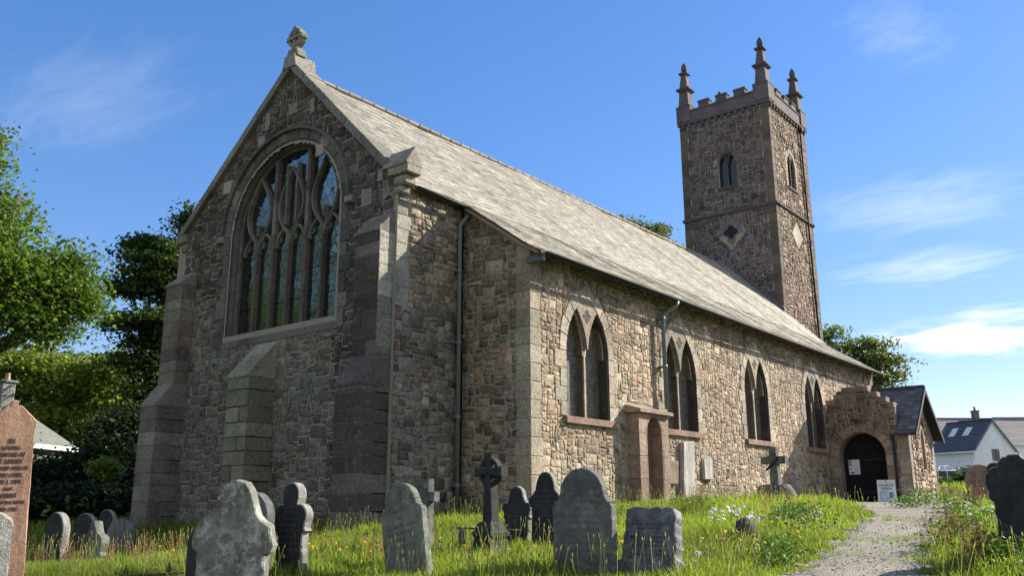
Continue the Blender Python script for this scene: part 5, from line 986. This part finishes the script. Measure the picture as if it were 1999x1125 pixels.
# ------------------------------------------------------------------ houses and walls behind
def house(name, label, px, D, yaw, L, Wd, ze, zr, roofc, wins=(), sky=(), verge=False, chim=None):
    """near corner at a photo column; ridge runs along local +x, gable along local +y"""
    q = at(px, 1000, D); z0 = float(gz(q[0], q[1]))-.3; t = tag(empty(name, (q[0], q[1], z0), yaw), label, 'house'); ze -= z0; zr -= z0
    mb = MB(); P5 = [(0, 0), (Wd, 0), (Wd, ze), (Wd/2, zr), (0, ze)]; prism(mb, Fr((0, 0, 0), (0, 1, 0), (0, 0, 1), (1, 0, 0)), P5, 0, L, (.8, .8, .8), M_RENDER); lpart(mb, 'wall', t)
    mb = MB(); s = (zr-ze)/(Wd/2); o = .25; cs = roofc
    for sd in (0, 1):
        y = lambda v: v if sd == 0 else Wd-v
        n = 22
        for k in range(n):
            v0, v1 = -o+(Wd/2+o)*k/n, -o+(Wd/2+o)*(k+1)/n; A = [(y(v0), ze+v0*s+.06), (y(v1), ze+v1*s+.04)]
            m = 16
            for i in range(m):
                x0, x1 = -.2+(L+.4)*i/m, -.2+(L+.4)*(i+1)/m; mb.add([(x0, *A[0]), (x1, *A[0]), (x1, *A[1]), (x0, *A[1])], [[0, 1, 2, 3]], np.array(cs)*rng.uniform(.82, 1.18), M_SLATE)
        mb.add([(-.2, y(-o), ze-o*s-.04), (L+.2, y(-o), ze-o*s-.04), (L+.2, y(-o), ze-o*s+.06), (-.2, y(-o), ze-o*s+.06)], [[0, 1, 2, 3]], (.6, .6, .6), M_WHITE)
        for x in (-.2, L+.2): mb.add([(x, y(-o), ze-o*s-.1), (x, y(-o), ze-o*s+.06), (x, Wd/2, zr+.05), (x, Wd/2, zr-.11)], [[0, 1, 2, 3]], (.75,)*3 if verge else (.2, .2, .22), M_WHITE if verge else M_COL)
    box(mb, (-.2, Wd/2-.1, zr+.0), (L+.2, Wd/2+.1, zr+.12), np.array(roofc)*.7, M_COL, .03); lpart(mb, 'roof', t)
    for (fc, u, v, a, b) in wins:
        mb = MB(); bx_ = ((-.02, u, v), (.06, u+a, v+b)) if fc == 'g' else ((u, -.02, v), (u+a, .06, v+b)); box(mb, *bx_, (.1, .1, .12), M_DARKGL, .01)
        if fc == 'g': box(mb, (-.05, u-.08, v-.08), (.05, u+a+.08, v-.001), (.5, .5, .5), M_WHITE, .01); box(mb, (-.035, u+a/2-.03, v+.01), (-.021, u+a/2+.03, v+b-.01), (.1, .1, .1), M_WOOD, .003)
        else: box(mb, (u-.08, -.05, v-.08), (u+a+.08, .05, v-.001), (.5, .5, .5), M_WHITE, .01)
        lpart(mb, 'window', t)
    for (x, v) in sky:
        mb = MB(); z = lambda vv: ze+vv*s+.09; mb.add([(x, v, z(v)), (x+.62, v, z(v)), (x+.62, v+.75, z(v+.75)), (x, v+.75, z(v+.75))], [[0, 1, 2, 3]], (.5, .55, .6), M_WHITE); lpart(mb, 'skylight', t)
    if chim: mb = MB(); box(mb, (chim, Wd/2-.3, zr-.4), (chim+.55, Wd/2+.3, zr+.75), (.16, .13, .12), M_COL, .03); box(mb, (chim-.06, Wd/2-.36, zr+.751), (chim+.61, Wd/2+.36, zr+.85), (.14, .12, .11), M_COL, .02); lathe(mb, (chim+.28, Wd/2, zr+.851), [(.12, 0), (.1, .4)], 8, col=(.3, .16, .1), mat=M_COL); lpart(mb, 'chimney', t)
    return t
va = lambda px: math.atan2(*(ray(px, 1000)[[1, 0]]))
zz = lambda py, D: (985.5-py)*D/FPX
# local x (ridge) of the front house runs left and away, its gable runs to the right
def mirror_house(*a, **k): return house(*a, **k)
hd = va(1917)
t1 = house('white_house', 'white house with dark slate roof, two skylights and a gable window', 1917, 74, hd+R(52), 4.2, 5.0, zz(884, 74), zz(831, 76), (.075, .08, .105), [('g', 2.1, 2.05, .95, 1.0), ('s', .5, .4, .5, .6)], [(1.3, 1.15), (2.7, 1.15)])
t1.scale = (1, -1, 1)
hd = va(1853)
t2 = house('white_house', 'long white house behind with weathered grey roof and a chimney', 1853, 86, hd-R(60), 14.5, 5.6, zz(872, 86), zz(827, 89), (.28, .255, .235), [('g', 1.0, 2.9, .5, .95), ('g', .3, .5, .5, .8)], chim=5.3)
t3 = house('white_house', 'grey roofed house with white verge cut by the right edge', 2003, 90, va(2003)-R(60), 9, 7, zz(868, 90), zz(825, 93), (.27, .25, .235), verge=True)
q = at(1849, 1000, 62); t = tag(empty('greenhouse', (q[0], q[1], float(gz(q[0], q[1]))), va(1849)), 'small white framed greenhouse in front of the white house', 'greenhouse'); mb = MB(); zt = zz(917, 62)-t.location.z; zw = zz(926, 62)-t.location.z; hw = .85
for y in (-hw, -hw*.33, hw*.33, hw):
    for x in (-.6, .6): box(mb, (x-.02, y-.025, 0), (x+.02, y+.025, zw), (.75,)*3, M_WHITE, .004)
    for x in (-.6, .6): tube(mb, [(x, y, zw), (0, y*.45, zt)], .022, (.75,)*3, M_WHITE, 4)
for z_ in (.05, zw): 
    for x in (-.6, .6): tube(mb, [(x, -hw, z_), (x, hw, z_)], .028, (.75,)*3, M_WHITE, 4)
    for y in (-hw, hw): tube(mb, [(-.6, y, z_), (.6, y, z_)], .028, (.75,)*3, M_WHITE, 4)
tube(mb, [(0, -hw*.45, zt), (0, hw*.45, zt)], .03, (.75,)*3, M_WHITE, 4); lpart(mb, 'frame', t)
mb = MB(); box(mb, (-.59, -hw+.01, .06), (.59, hw-.01, zw-.03), (.1,)*3, M_DARKGL, .002); lpart(mb, 'glazing', t)
tree('garden_bush', 'dark bush in front of the white house beside the greenhouse', gat(1890, 58), [bl(1890, 932, 17, 15, 58, 30), bl(1872, 940, 14, 8, 58, 16)], .18, g2, .06, 30, csz=.25, flat=.6, group='bushes before the white houses', twigs=False)
tree('garden_bush', 'low dark hedge bush at the foot of the greenhouse', gat(1848, 56), [bl(1845, 944, 18, 5, 56, 18), bl(1925, 940, 30, 9, 56, 26)], .18, g2, .05, 26, csz=.22, flat=.6, group='bushes before the white houses', twigs=False)
# cottage under the trees on the left
A = at(138, 1000, 44); B = at(-70, 1000, 37); zA = float(gz(A[0], A[1])); e = (B-A)[:2]; Lc = np.linalg.norm(e); yawc = math.atan2(e[1], e[0])
t = tag(empty('cottage', (A[0], A[1], zA), yawc), 'stone cottage with hipped slate roof and white fascia behind the red headstone', 'house'); ze = zz(878, 44)-zA; zp = ze+2.5; Dp = 5.2
sg = 1 if np.cross(np.array([*e, 0]), np.array([*(A-CAM)[:2], 0]))[2] > 0 else -1
mb = MB(); box(mb, (.35, min(sg*.35, sg*Dp), -.5), (Lc+4, max(sg*.35, sg*Dp), ze-.02), (.16, .15, .13), M_RUB, .02); lpart(mb, 'wall', t)
mb = MB(); V = [(0, 0, ze), (Lc+4, 0, ze), (Lc+4, sg*(Dp+.3), ze), (0, sg*(Dp+.3), ze), (Dp*.52, sg*(Dp+.3)/2, zp), (Lc+4-Dp*.5, sg*(Dp+.3)/2, zp)]
for f in ([0, 1, 5, 4], [1, 2, 5], [2, 3, 4, 5], [3, 0, 4]): mb.add([V[i] for i in f], [list(range(len(f)))], (.15, .165, .14), M_SLATE)
lpart(mb, 'roof', t); mb = MB(); box(mb, (-.02, -sg*.03 if sg > 0 else 0, ze-.2), (Lc+4, .0 if sg > 0 else .03, ze+.01), (.8,)*3, M_WHITE, .004); lpart(mb, 'fascia', t)
q = at(13, 752, 41); mb = MB(); c_ = np.array([q[0], q[1]]); hw = .3; z1 = zz(752, 41); box(mb, (c_[0]-.3, c_[1]-.3, ze+zA+1), (c_[0]+.3, c_[1]+.3, z1), (.24, .24, .22), M_ROCK, .03); box(mb, (c_[0]-.37, c_[1]-.37, z1+.001), (c_[0]+.37, c_[1]+.37, z1+.12), (.22, .22, .2), M_ROCK, .02); lathe(mb, (c_[0], c_[1], z1+.12), [(.12, 0), (.13, .05), (.1, .32), (.12, .35)], 10, col=(.42, .30, .16), mat=M_COL); adopt(mb.build('chimney'), t)
t = t1; mb = MB(); tube(mb, [(-.2, -.3, zz(884, 74)-t1.location.z-.28), (4.4, -.3, zz(884, 74)-t1.location.z-.28)], .06, (.5, .5, .5), M_WHITE, 6); tube(mb, [(.12, -.08, zz(884, 74)-t1.location.z-.3), (.12, -.08, .2)], .04, (.5, .5, .5), M_WHITE, 6); lpart(mb, 'gutter', t1)
mb = MB()                                   # loose chippings on the path
for k in range(2600):
    i = rng.integers(0, len(PL)-3); f = rng.random(); a_ = np.array(PL[i])*(1-f)+np.array(PL[i+1])*f; b2 = np.array(PR[i])*(1-f)+np.array(PR[i+1])*f; w2 = rng.random(); w2 = w2 if rng.random() < .4 else (w2**3 if w2 < .5 else 1-(1-w2)**3); c = a_*(1-w2)+b2*w2; z_ = float(gz(c[0], c[1]))+.014; r_ = rng.uniform(.006, .022)
    V = np.array([(1, 0, 0), (0, 1, 0), (-1, 0, 0), (0, -1, 0), (0, 0, .7)])*r_*rng.uniform(.6, 1.3, (5, 3))+(c[0], c[1], z_); mb.add(V, [[0, 1, 4], [1, 2, 4], [2, 3, 4], [3, 0, 4]], np.array((.40, .36, .30))*rng.uniform(.5, 1.5), M_ROCK)
tag(mb.build('loose_chippings'), 'loose pale stone chippings strewn over the gravel path', 'gravel', kind='stuff')
# ------------------------------------------------------------------ grass and flowers
def allowed(x, y):
    m = ~inpoly(x+.10*np.sin(y*7+3*np.sin(x*5)), y+.10*np.sin(x*6+2*np.sin(y*5)), PATH)
    m &= ~((x > -.05) & (x < XW+5) & (y > -.05) & (y < YN+.3)) & ~((x > XC-.05) & (x <= 0.) & (y > YA-.05) & (y < YN+.1)) & ~((x > XP-.02) & (x < XP2+.05) & (y > YPS-.03) & (y < .1))
    return m
def scatter(n, D0, D1, m0=-.62, m1=.62, pw=1.):
    D = D0+(D1-D0)*rng.random(n)**pw; lat = D*rng.uniform(m0, m1, n)
    x = CAM[0]+FH[0]*D+lat*math.sin(YAW); y = CAM[1]+FH[1]*D-lat*math.cos(YAW); k = allowed(x, y); return x[k], y[k], D[k]
gcol = [np.array(c) for c in ((.13, .215, .018), (.23, .285, .026), (.34, .33, .05), (.40, .32, .15), (.075, .13, .016))]
def blades(mb, x, y, h, wd, lean, col):
    n = len(x); z = gz(x, y)-.01; a = rng.uniform(0, 2*np.pi, n); s = np.stack([np.cos(a), np.sin(a), 0*a], 1)*wd[:, None]/2
    b = rng.uniform(0, 2*np.pi, n); l = np.stack([np.cos(b), np.sin(b), 0*b], 1)*(lean*h)[:, None]; l += np.array([-.05, .03, 0])*h[:, None]
    B0 = np.stack([x, y, z], 1); M = B0+l*.35+np.stack([0*h, 0*h, h*.55], 1); T = B0+l+np.stack([0*h, 0*h, h], 1)
    V = np.stack([B0-s, B0+s, M+s*.8, M-s*.8, T], 1).reshape(-1, 3); k = (np.arange(n)*5)[:, None]
    mb.add(V, [k+[0, 1, 2, 3], k+[3, 2, 4]], np.repeat(col, 5, 0), M_GRASS, True)
mb = MB()
for n, D0, D1, pw, hs_, ws_ in [(105000, 8.6, 13.5, 1.0, .7, .010), (80000, 13.5, 20, 1.0, .75, .013), (52000, 20, 34, 1.1, .9, .022), (14000, 34, 70, 1., 1.1, .06), (-16000, 8, 24, 1., .9, .02), (16000, 8, 24, 1., .9, .02)]:
    x, y, D = scatter(n, D0, D1, pw=pw) if (n > 0 and n != 16000) else scatter(abs(n), D0, D1, *((.6, 1.15) if n > 0 else (-1.15, -.6)), pw); pt = wob(x, y); p2 = wob(x+9, y-4, 2.7); p3 = .5+.5*np.sin(x*.7+2*np.sin(y*.6))
    near_path = np.zeros(len(x), bool)
    for q in (.25, .5): 
        for dx, dy in ((q, 0), (-q, 0), (0, q), (0, -q)): near_path |= inpoly(x+dx, y+dy, PATH)
    h = hs_*(.10+.16*pt+.10*p2)*rng.uniform(.5, 1.35, len(x)); h = np.where(near_path, h*.45, h)
    lat = (x-CAM[0])*math.sin(YAW)-(y-CAM[1])*math.cos(YAW); h *= np.where((lat/D > .47) & (D < 22), 1.25, 1.)
    f = np.clip(.25+.5*p2+.25*pt+rng.normal(0, .28, len(x)), 0, 1)[:, None]; c = gcol[0]*(1-f)+gcol[1]*f; c = np.where((rng.random(len(x)) < .18)[:, None], gcol[2], c); c = np.where((rng.random(len(x)) < .10+.07*p3)[:, None], gcol[3], c); c = np.where((rng.random(len(x)) < .15)[:, None], gcol[4], c)
    blades(mb, x, y, h, np.full(len(x), ws_)*rng.uniform(.7, 1.4, len(x)), np.abs(rng.normal(0, .62, len(x))), c*(.72+.5*wob(x+3, y, .55))[:, None]*rng.uniform(.75, 1.25, (len(x), 1)))
tx, ty = [], []
for k in range(36):                         # tufts creeping over the path and its edges
    e = PL if rng.random() < .5 else PR; i = rng.integers(0, len(e)-2); f = rng.random(); c = np.array(e[i])*(1-f)+np.array(e[i+1])*f; mid = (np.array(PL[min(i, len(PL)-1)])+np.array(PR[min(i, len(PR)-1)]))/2; c = c+(mid-c)*rng.random()**2.2*.9; m = rng.integers(14, 60); s_ = rng.uniform(.05, .16); tx.append(c[0]+rng.normal(0, s_*1.6, m)); ty.append(c[1]+rng.normal(0, s_, m))
tx = np.concatenate(tx); ty = np.concatenate(ty); m = len(tx); blades(mb, tx, ty, rng.uniform(.03, .11, m), np.full(m, .011), np.abs(rng.normal(0, .6, m)), gcol[1]*rng.uniform(.5, 1.1, (m, 1)))
tag(mb.build('meadow_grass'), 'long sunlit churchyard grass round the headstones', 'grass', kind='stuff')
mb = MB()                                   # seed heads above the grass
x, y, D = scatter(4200, 8.8, 20, pw=1.5); n = len(x); pt = wob(x, y, .8); k = rng.random(n) < .25+.75*pt; x, y = x[k], y[k]; n = len(x); h = rng.uniform(.24, .5, n); z = gz(x, y); ln = rng.normal(0, .10, (n, 2)); cc = np.where((rng.random(n) < .35)[:, None], (.25, .17, .10), (.34, .30, .15))
B0 = np.stack([x, y, z], 1); T = B0+np.concatenate([ln, np.zeros((n, 1))], 1)*h[:, None]*2+np.stack([0*h, 0*h, h], 1); M = (B0+T)/2; a = rng.uniform(0, 6.28, n); s = np.stack([np.cos(a), np.sin(a), 0*a], 1)
w_ = .002; V = np.stack([B0-s*w_, B0+s*w_, T+s*w_, T-s*w_], 1).reshape(-1, 3); mb.add(V, np.arange(n*4).reshape(-1, 4), np.repeat(cc*.8+np.array([0, .03, 0]), 4, 0), M_GRASS)
hl = rng.uniform(.03, .075, n)[:, None]; dr = (T-B0); dr /= np.linalg.norm(dr, axis=1, keepdims=True); s2 = np.cross(dr, s)
for q in (s, s2): V = np.stack([T-dr*.01, T+dr*hl*.4+q*.007, T+dr*hl, T+dr*hl*.4-q*.007], 1).reshape(-1, 3); mb.add(V, np.arange(n*4).reshape(-1, 4), np.repeat(cc, 4, 0), M_GRASS)
tag(mb.build('grass_seed_heads'), 'tawny seed heads standing above the churchyard grass', 'grass', kind='stuff')
def flowers(name, label, spots, petal, eye, r, hh, petals=9):
    mb = MB()
    for (px, py, sx_, sy_, n) in spots:
        for i in range(n):
            p = gnd(px+rng.normal(0, sx_), py+rng.normal(0, sy_)); h = hh*rng.uniform(.7, 1.3); c = np.array([p[0], p[1], p[2]+h]); rr = r*rng.uniform(.8, 1.25)
            tube(mb, [(p[0]+rng.normal(0, .03), p[1]+rng.normal(0, .03), p[2]-.02), c], .003, (.08, .12, .03), M_COL, 3, False)
            nn = np.array([-.35, -.25, .9])+rng.normal(0, .25, 3); nn /= np.linalg.norm(nn); u = np.cross(nn, (0, 1, 0)); u /= np.linalg.norm(u); v = np.cross(nn, u)
            th = np.arange(petals*2)*np.pi/petals; ra = np.where(np.arange(petals*2) % 2, rr*.62, rr); V = c+ra[:, None]*(np.cos(th)[:, None]*u+np.sin(th)[:, None]*v)-nn*.15*rr; V = np.concatenate([V, [c]]); i_ = np.arange(petals*2)
            mb.add(V, np.stack([i_, (i_+1) % (petals*2), np.full(petals*2, petals*2)], 1), petal, M_COL)
            e_ = np.arange(6)*np.pi/3; V = np.concatenate([c+nn*.002+rr*.3*(np.cos(e_)[:, None]*u+np.sin(e_)[:, None]*v), [c+nn*rr*.22]]); i_ = np.arange(6); mb.add(V, np.stack([i_, (i_+1) % 6, np.full(6, 6)], 1), eye, M_COL, True)
    return tag(mb.build(name), label, 'wildflowers', kind='stuff')
flowers('white_daisies', 'white ox-eye daisies in the grass', [(1432, 1030, 18, 6, 20), (1400, 1035, 14, 5, 6), (1475, 1045, 12, 5, 6), (1045, 1058, 22, 6, 14), (1090, 1052, 10, 6, 7), (1920, 1024, 16, 5, 8), (1942, 1030, 10, 4, 5), (1600, 1030, 18, 6, 3), (1270, 1060, 20, 15, 5), (1345, 1115, 15, 6, 3)], (.82, .82, .8), (.6, .4, .03), .042, .22)
flowers('yellow_flowers', 'small yellow hawkbit flowers in the foreground grass', [(1180, 1095, 25, 8, 7), (1230, 1110, 14, 5, 6), (600, 1105, 30, 8, 12), (700, 1110, 60, 10, 14), (790, 1115, 30, 5, 8), (330, 1105, 50, 10, 9), (415, 1110, 10, 8, 4), (1000, 1105, 60, 10, 10), (1430, 1090, 40, 15, 10), (1870, 1115, 20, 6, 5), (1905, 1060, 25, 18, 9), (1850, 1090, 25, 15, 7), (1980, 1110, 20, 8, 6), (260, 1095, 20, 8, 5), (1500, 1075, 50, 12, 6)], (.75, .45, .02), (.6, .32, .01), .026, .24, 7)
flowers('pink_clover', 'pink clover heads in the grass', [(900, 1100, 120, 12, 30), (1100, 1085, 60, 10, 14), (1440, 1090, 60, 14, 16), (720, 1085, 60, 12, 14)], (.36, .17, .20), (.4, .2, .24), .02, .16, 6)
mb = MB()                                   # red sorrel spikes
for (px, py, sx_, sy_, n) in [(1275, 1122, 5, 2, 5), (1850, 1075, 18, 14, 16), (1910, 1100, 20, 14, 16), (1880, 985, 20, 6, 14), (1905, 1000, 12, 8, 8), (1845, 968, 20, 3, 26), (1350, 1000, 18, 5, 10), (1500, 1004, 30, 4, 10), (250, 1122, 60, 3, 9), (690, 1122, 60, 3, 6), (100, 1124, 40, 2, 6)]:
    for i in range(n):
        p = gnd(px+rng.normal(0, sx_), py+rng.normal(0, sy_)); h = rng.uniform(.34, .52)
        for q in range(4):
            tip = np.array(p)+(rng.normal(0, .05), rng.normal(0, .05), h*rng.uniform(.7, 1.1)); tube(mb, [p+np.array([0, 0, h*.25]), tip], .002, (.3, .12, .07), M_COL, 3, False)
            m = 14; f = rng.uniform(.35, 1., m)[:, None]; C = (p+np.array([0, 0, h*.25]))*(1-f)+tip*f+rng.normal(0, .006, (m, 3)); leaves(mb, C, .018, palette([(.36, .12, .08), (.42, .2, .11)], [2, 1])(0, 0, m), 0, M_COL)
tag(mb.build('red_sorrel'), 'reddish sorrel spikes among the grass', 'wildflowers', kind='stuff')
mb = MB()                                   # broad-leaved weeds by porch and path
for (px, py, sx_, sy_, n, hh) in [(1810, 985, 16, 5, 16, .4), (1785, 993, 10, 3, 6, .25), (1860, 1010, 12, 10, 8, .35), (1900, 1030, 25, 15, 7, .35), (1880, 1065, 22, 18, 10, .35), (1560, 1015, 14, 10, 12, .3), (1360, 1000, 12, 5, 10, .3), (1565, 1030, 20, 10, 10, .3), (1960, 1100, 30, 15, 12, .35), (1500, 1090, 30, 10, 10, .22)]:
    for i in range(n):
        p = gnd(px+rng.normal(0, sx_), py+rng.normal(0, sy_)); m = 60; C = p+rng.normal(0, 1, (m, 3))*(.16, .16, .0)+np.stack([np.zeros(m), np.zeros(m), rng.uniform(.02, hh, m)], 1); leaves(mb, C, .055, palette([(.06, .13, .02), (.09, .16, .03), (.045, .09, .02)], [2, 2, 1])(0, 0, m), .2)
tag(mb.build('nettles_and_docks'), 'clumps of broad green weeds beside the porch and path', 'weeds', kind='stuff')
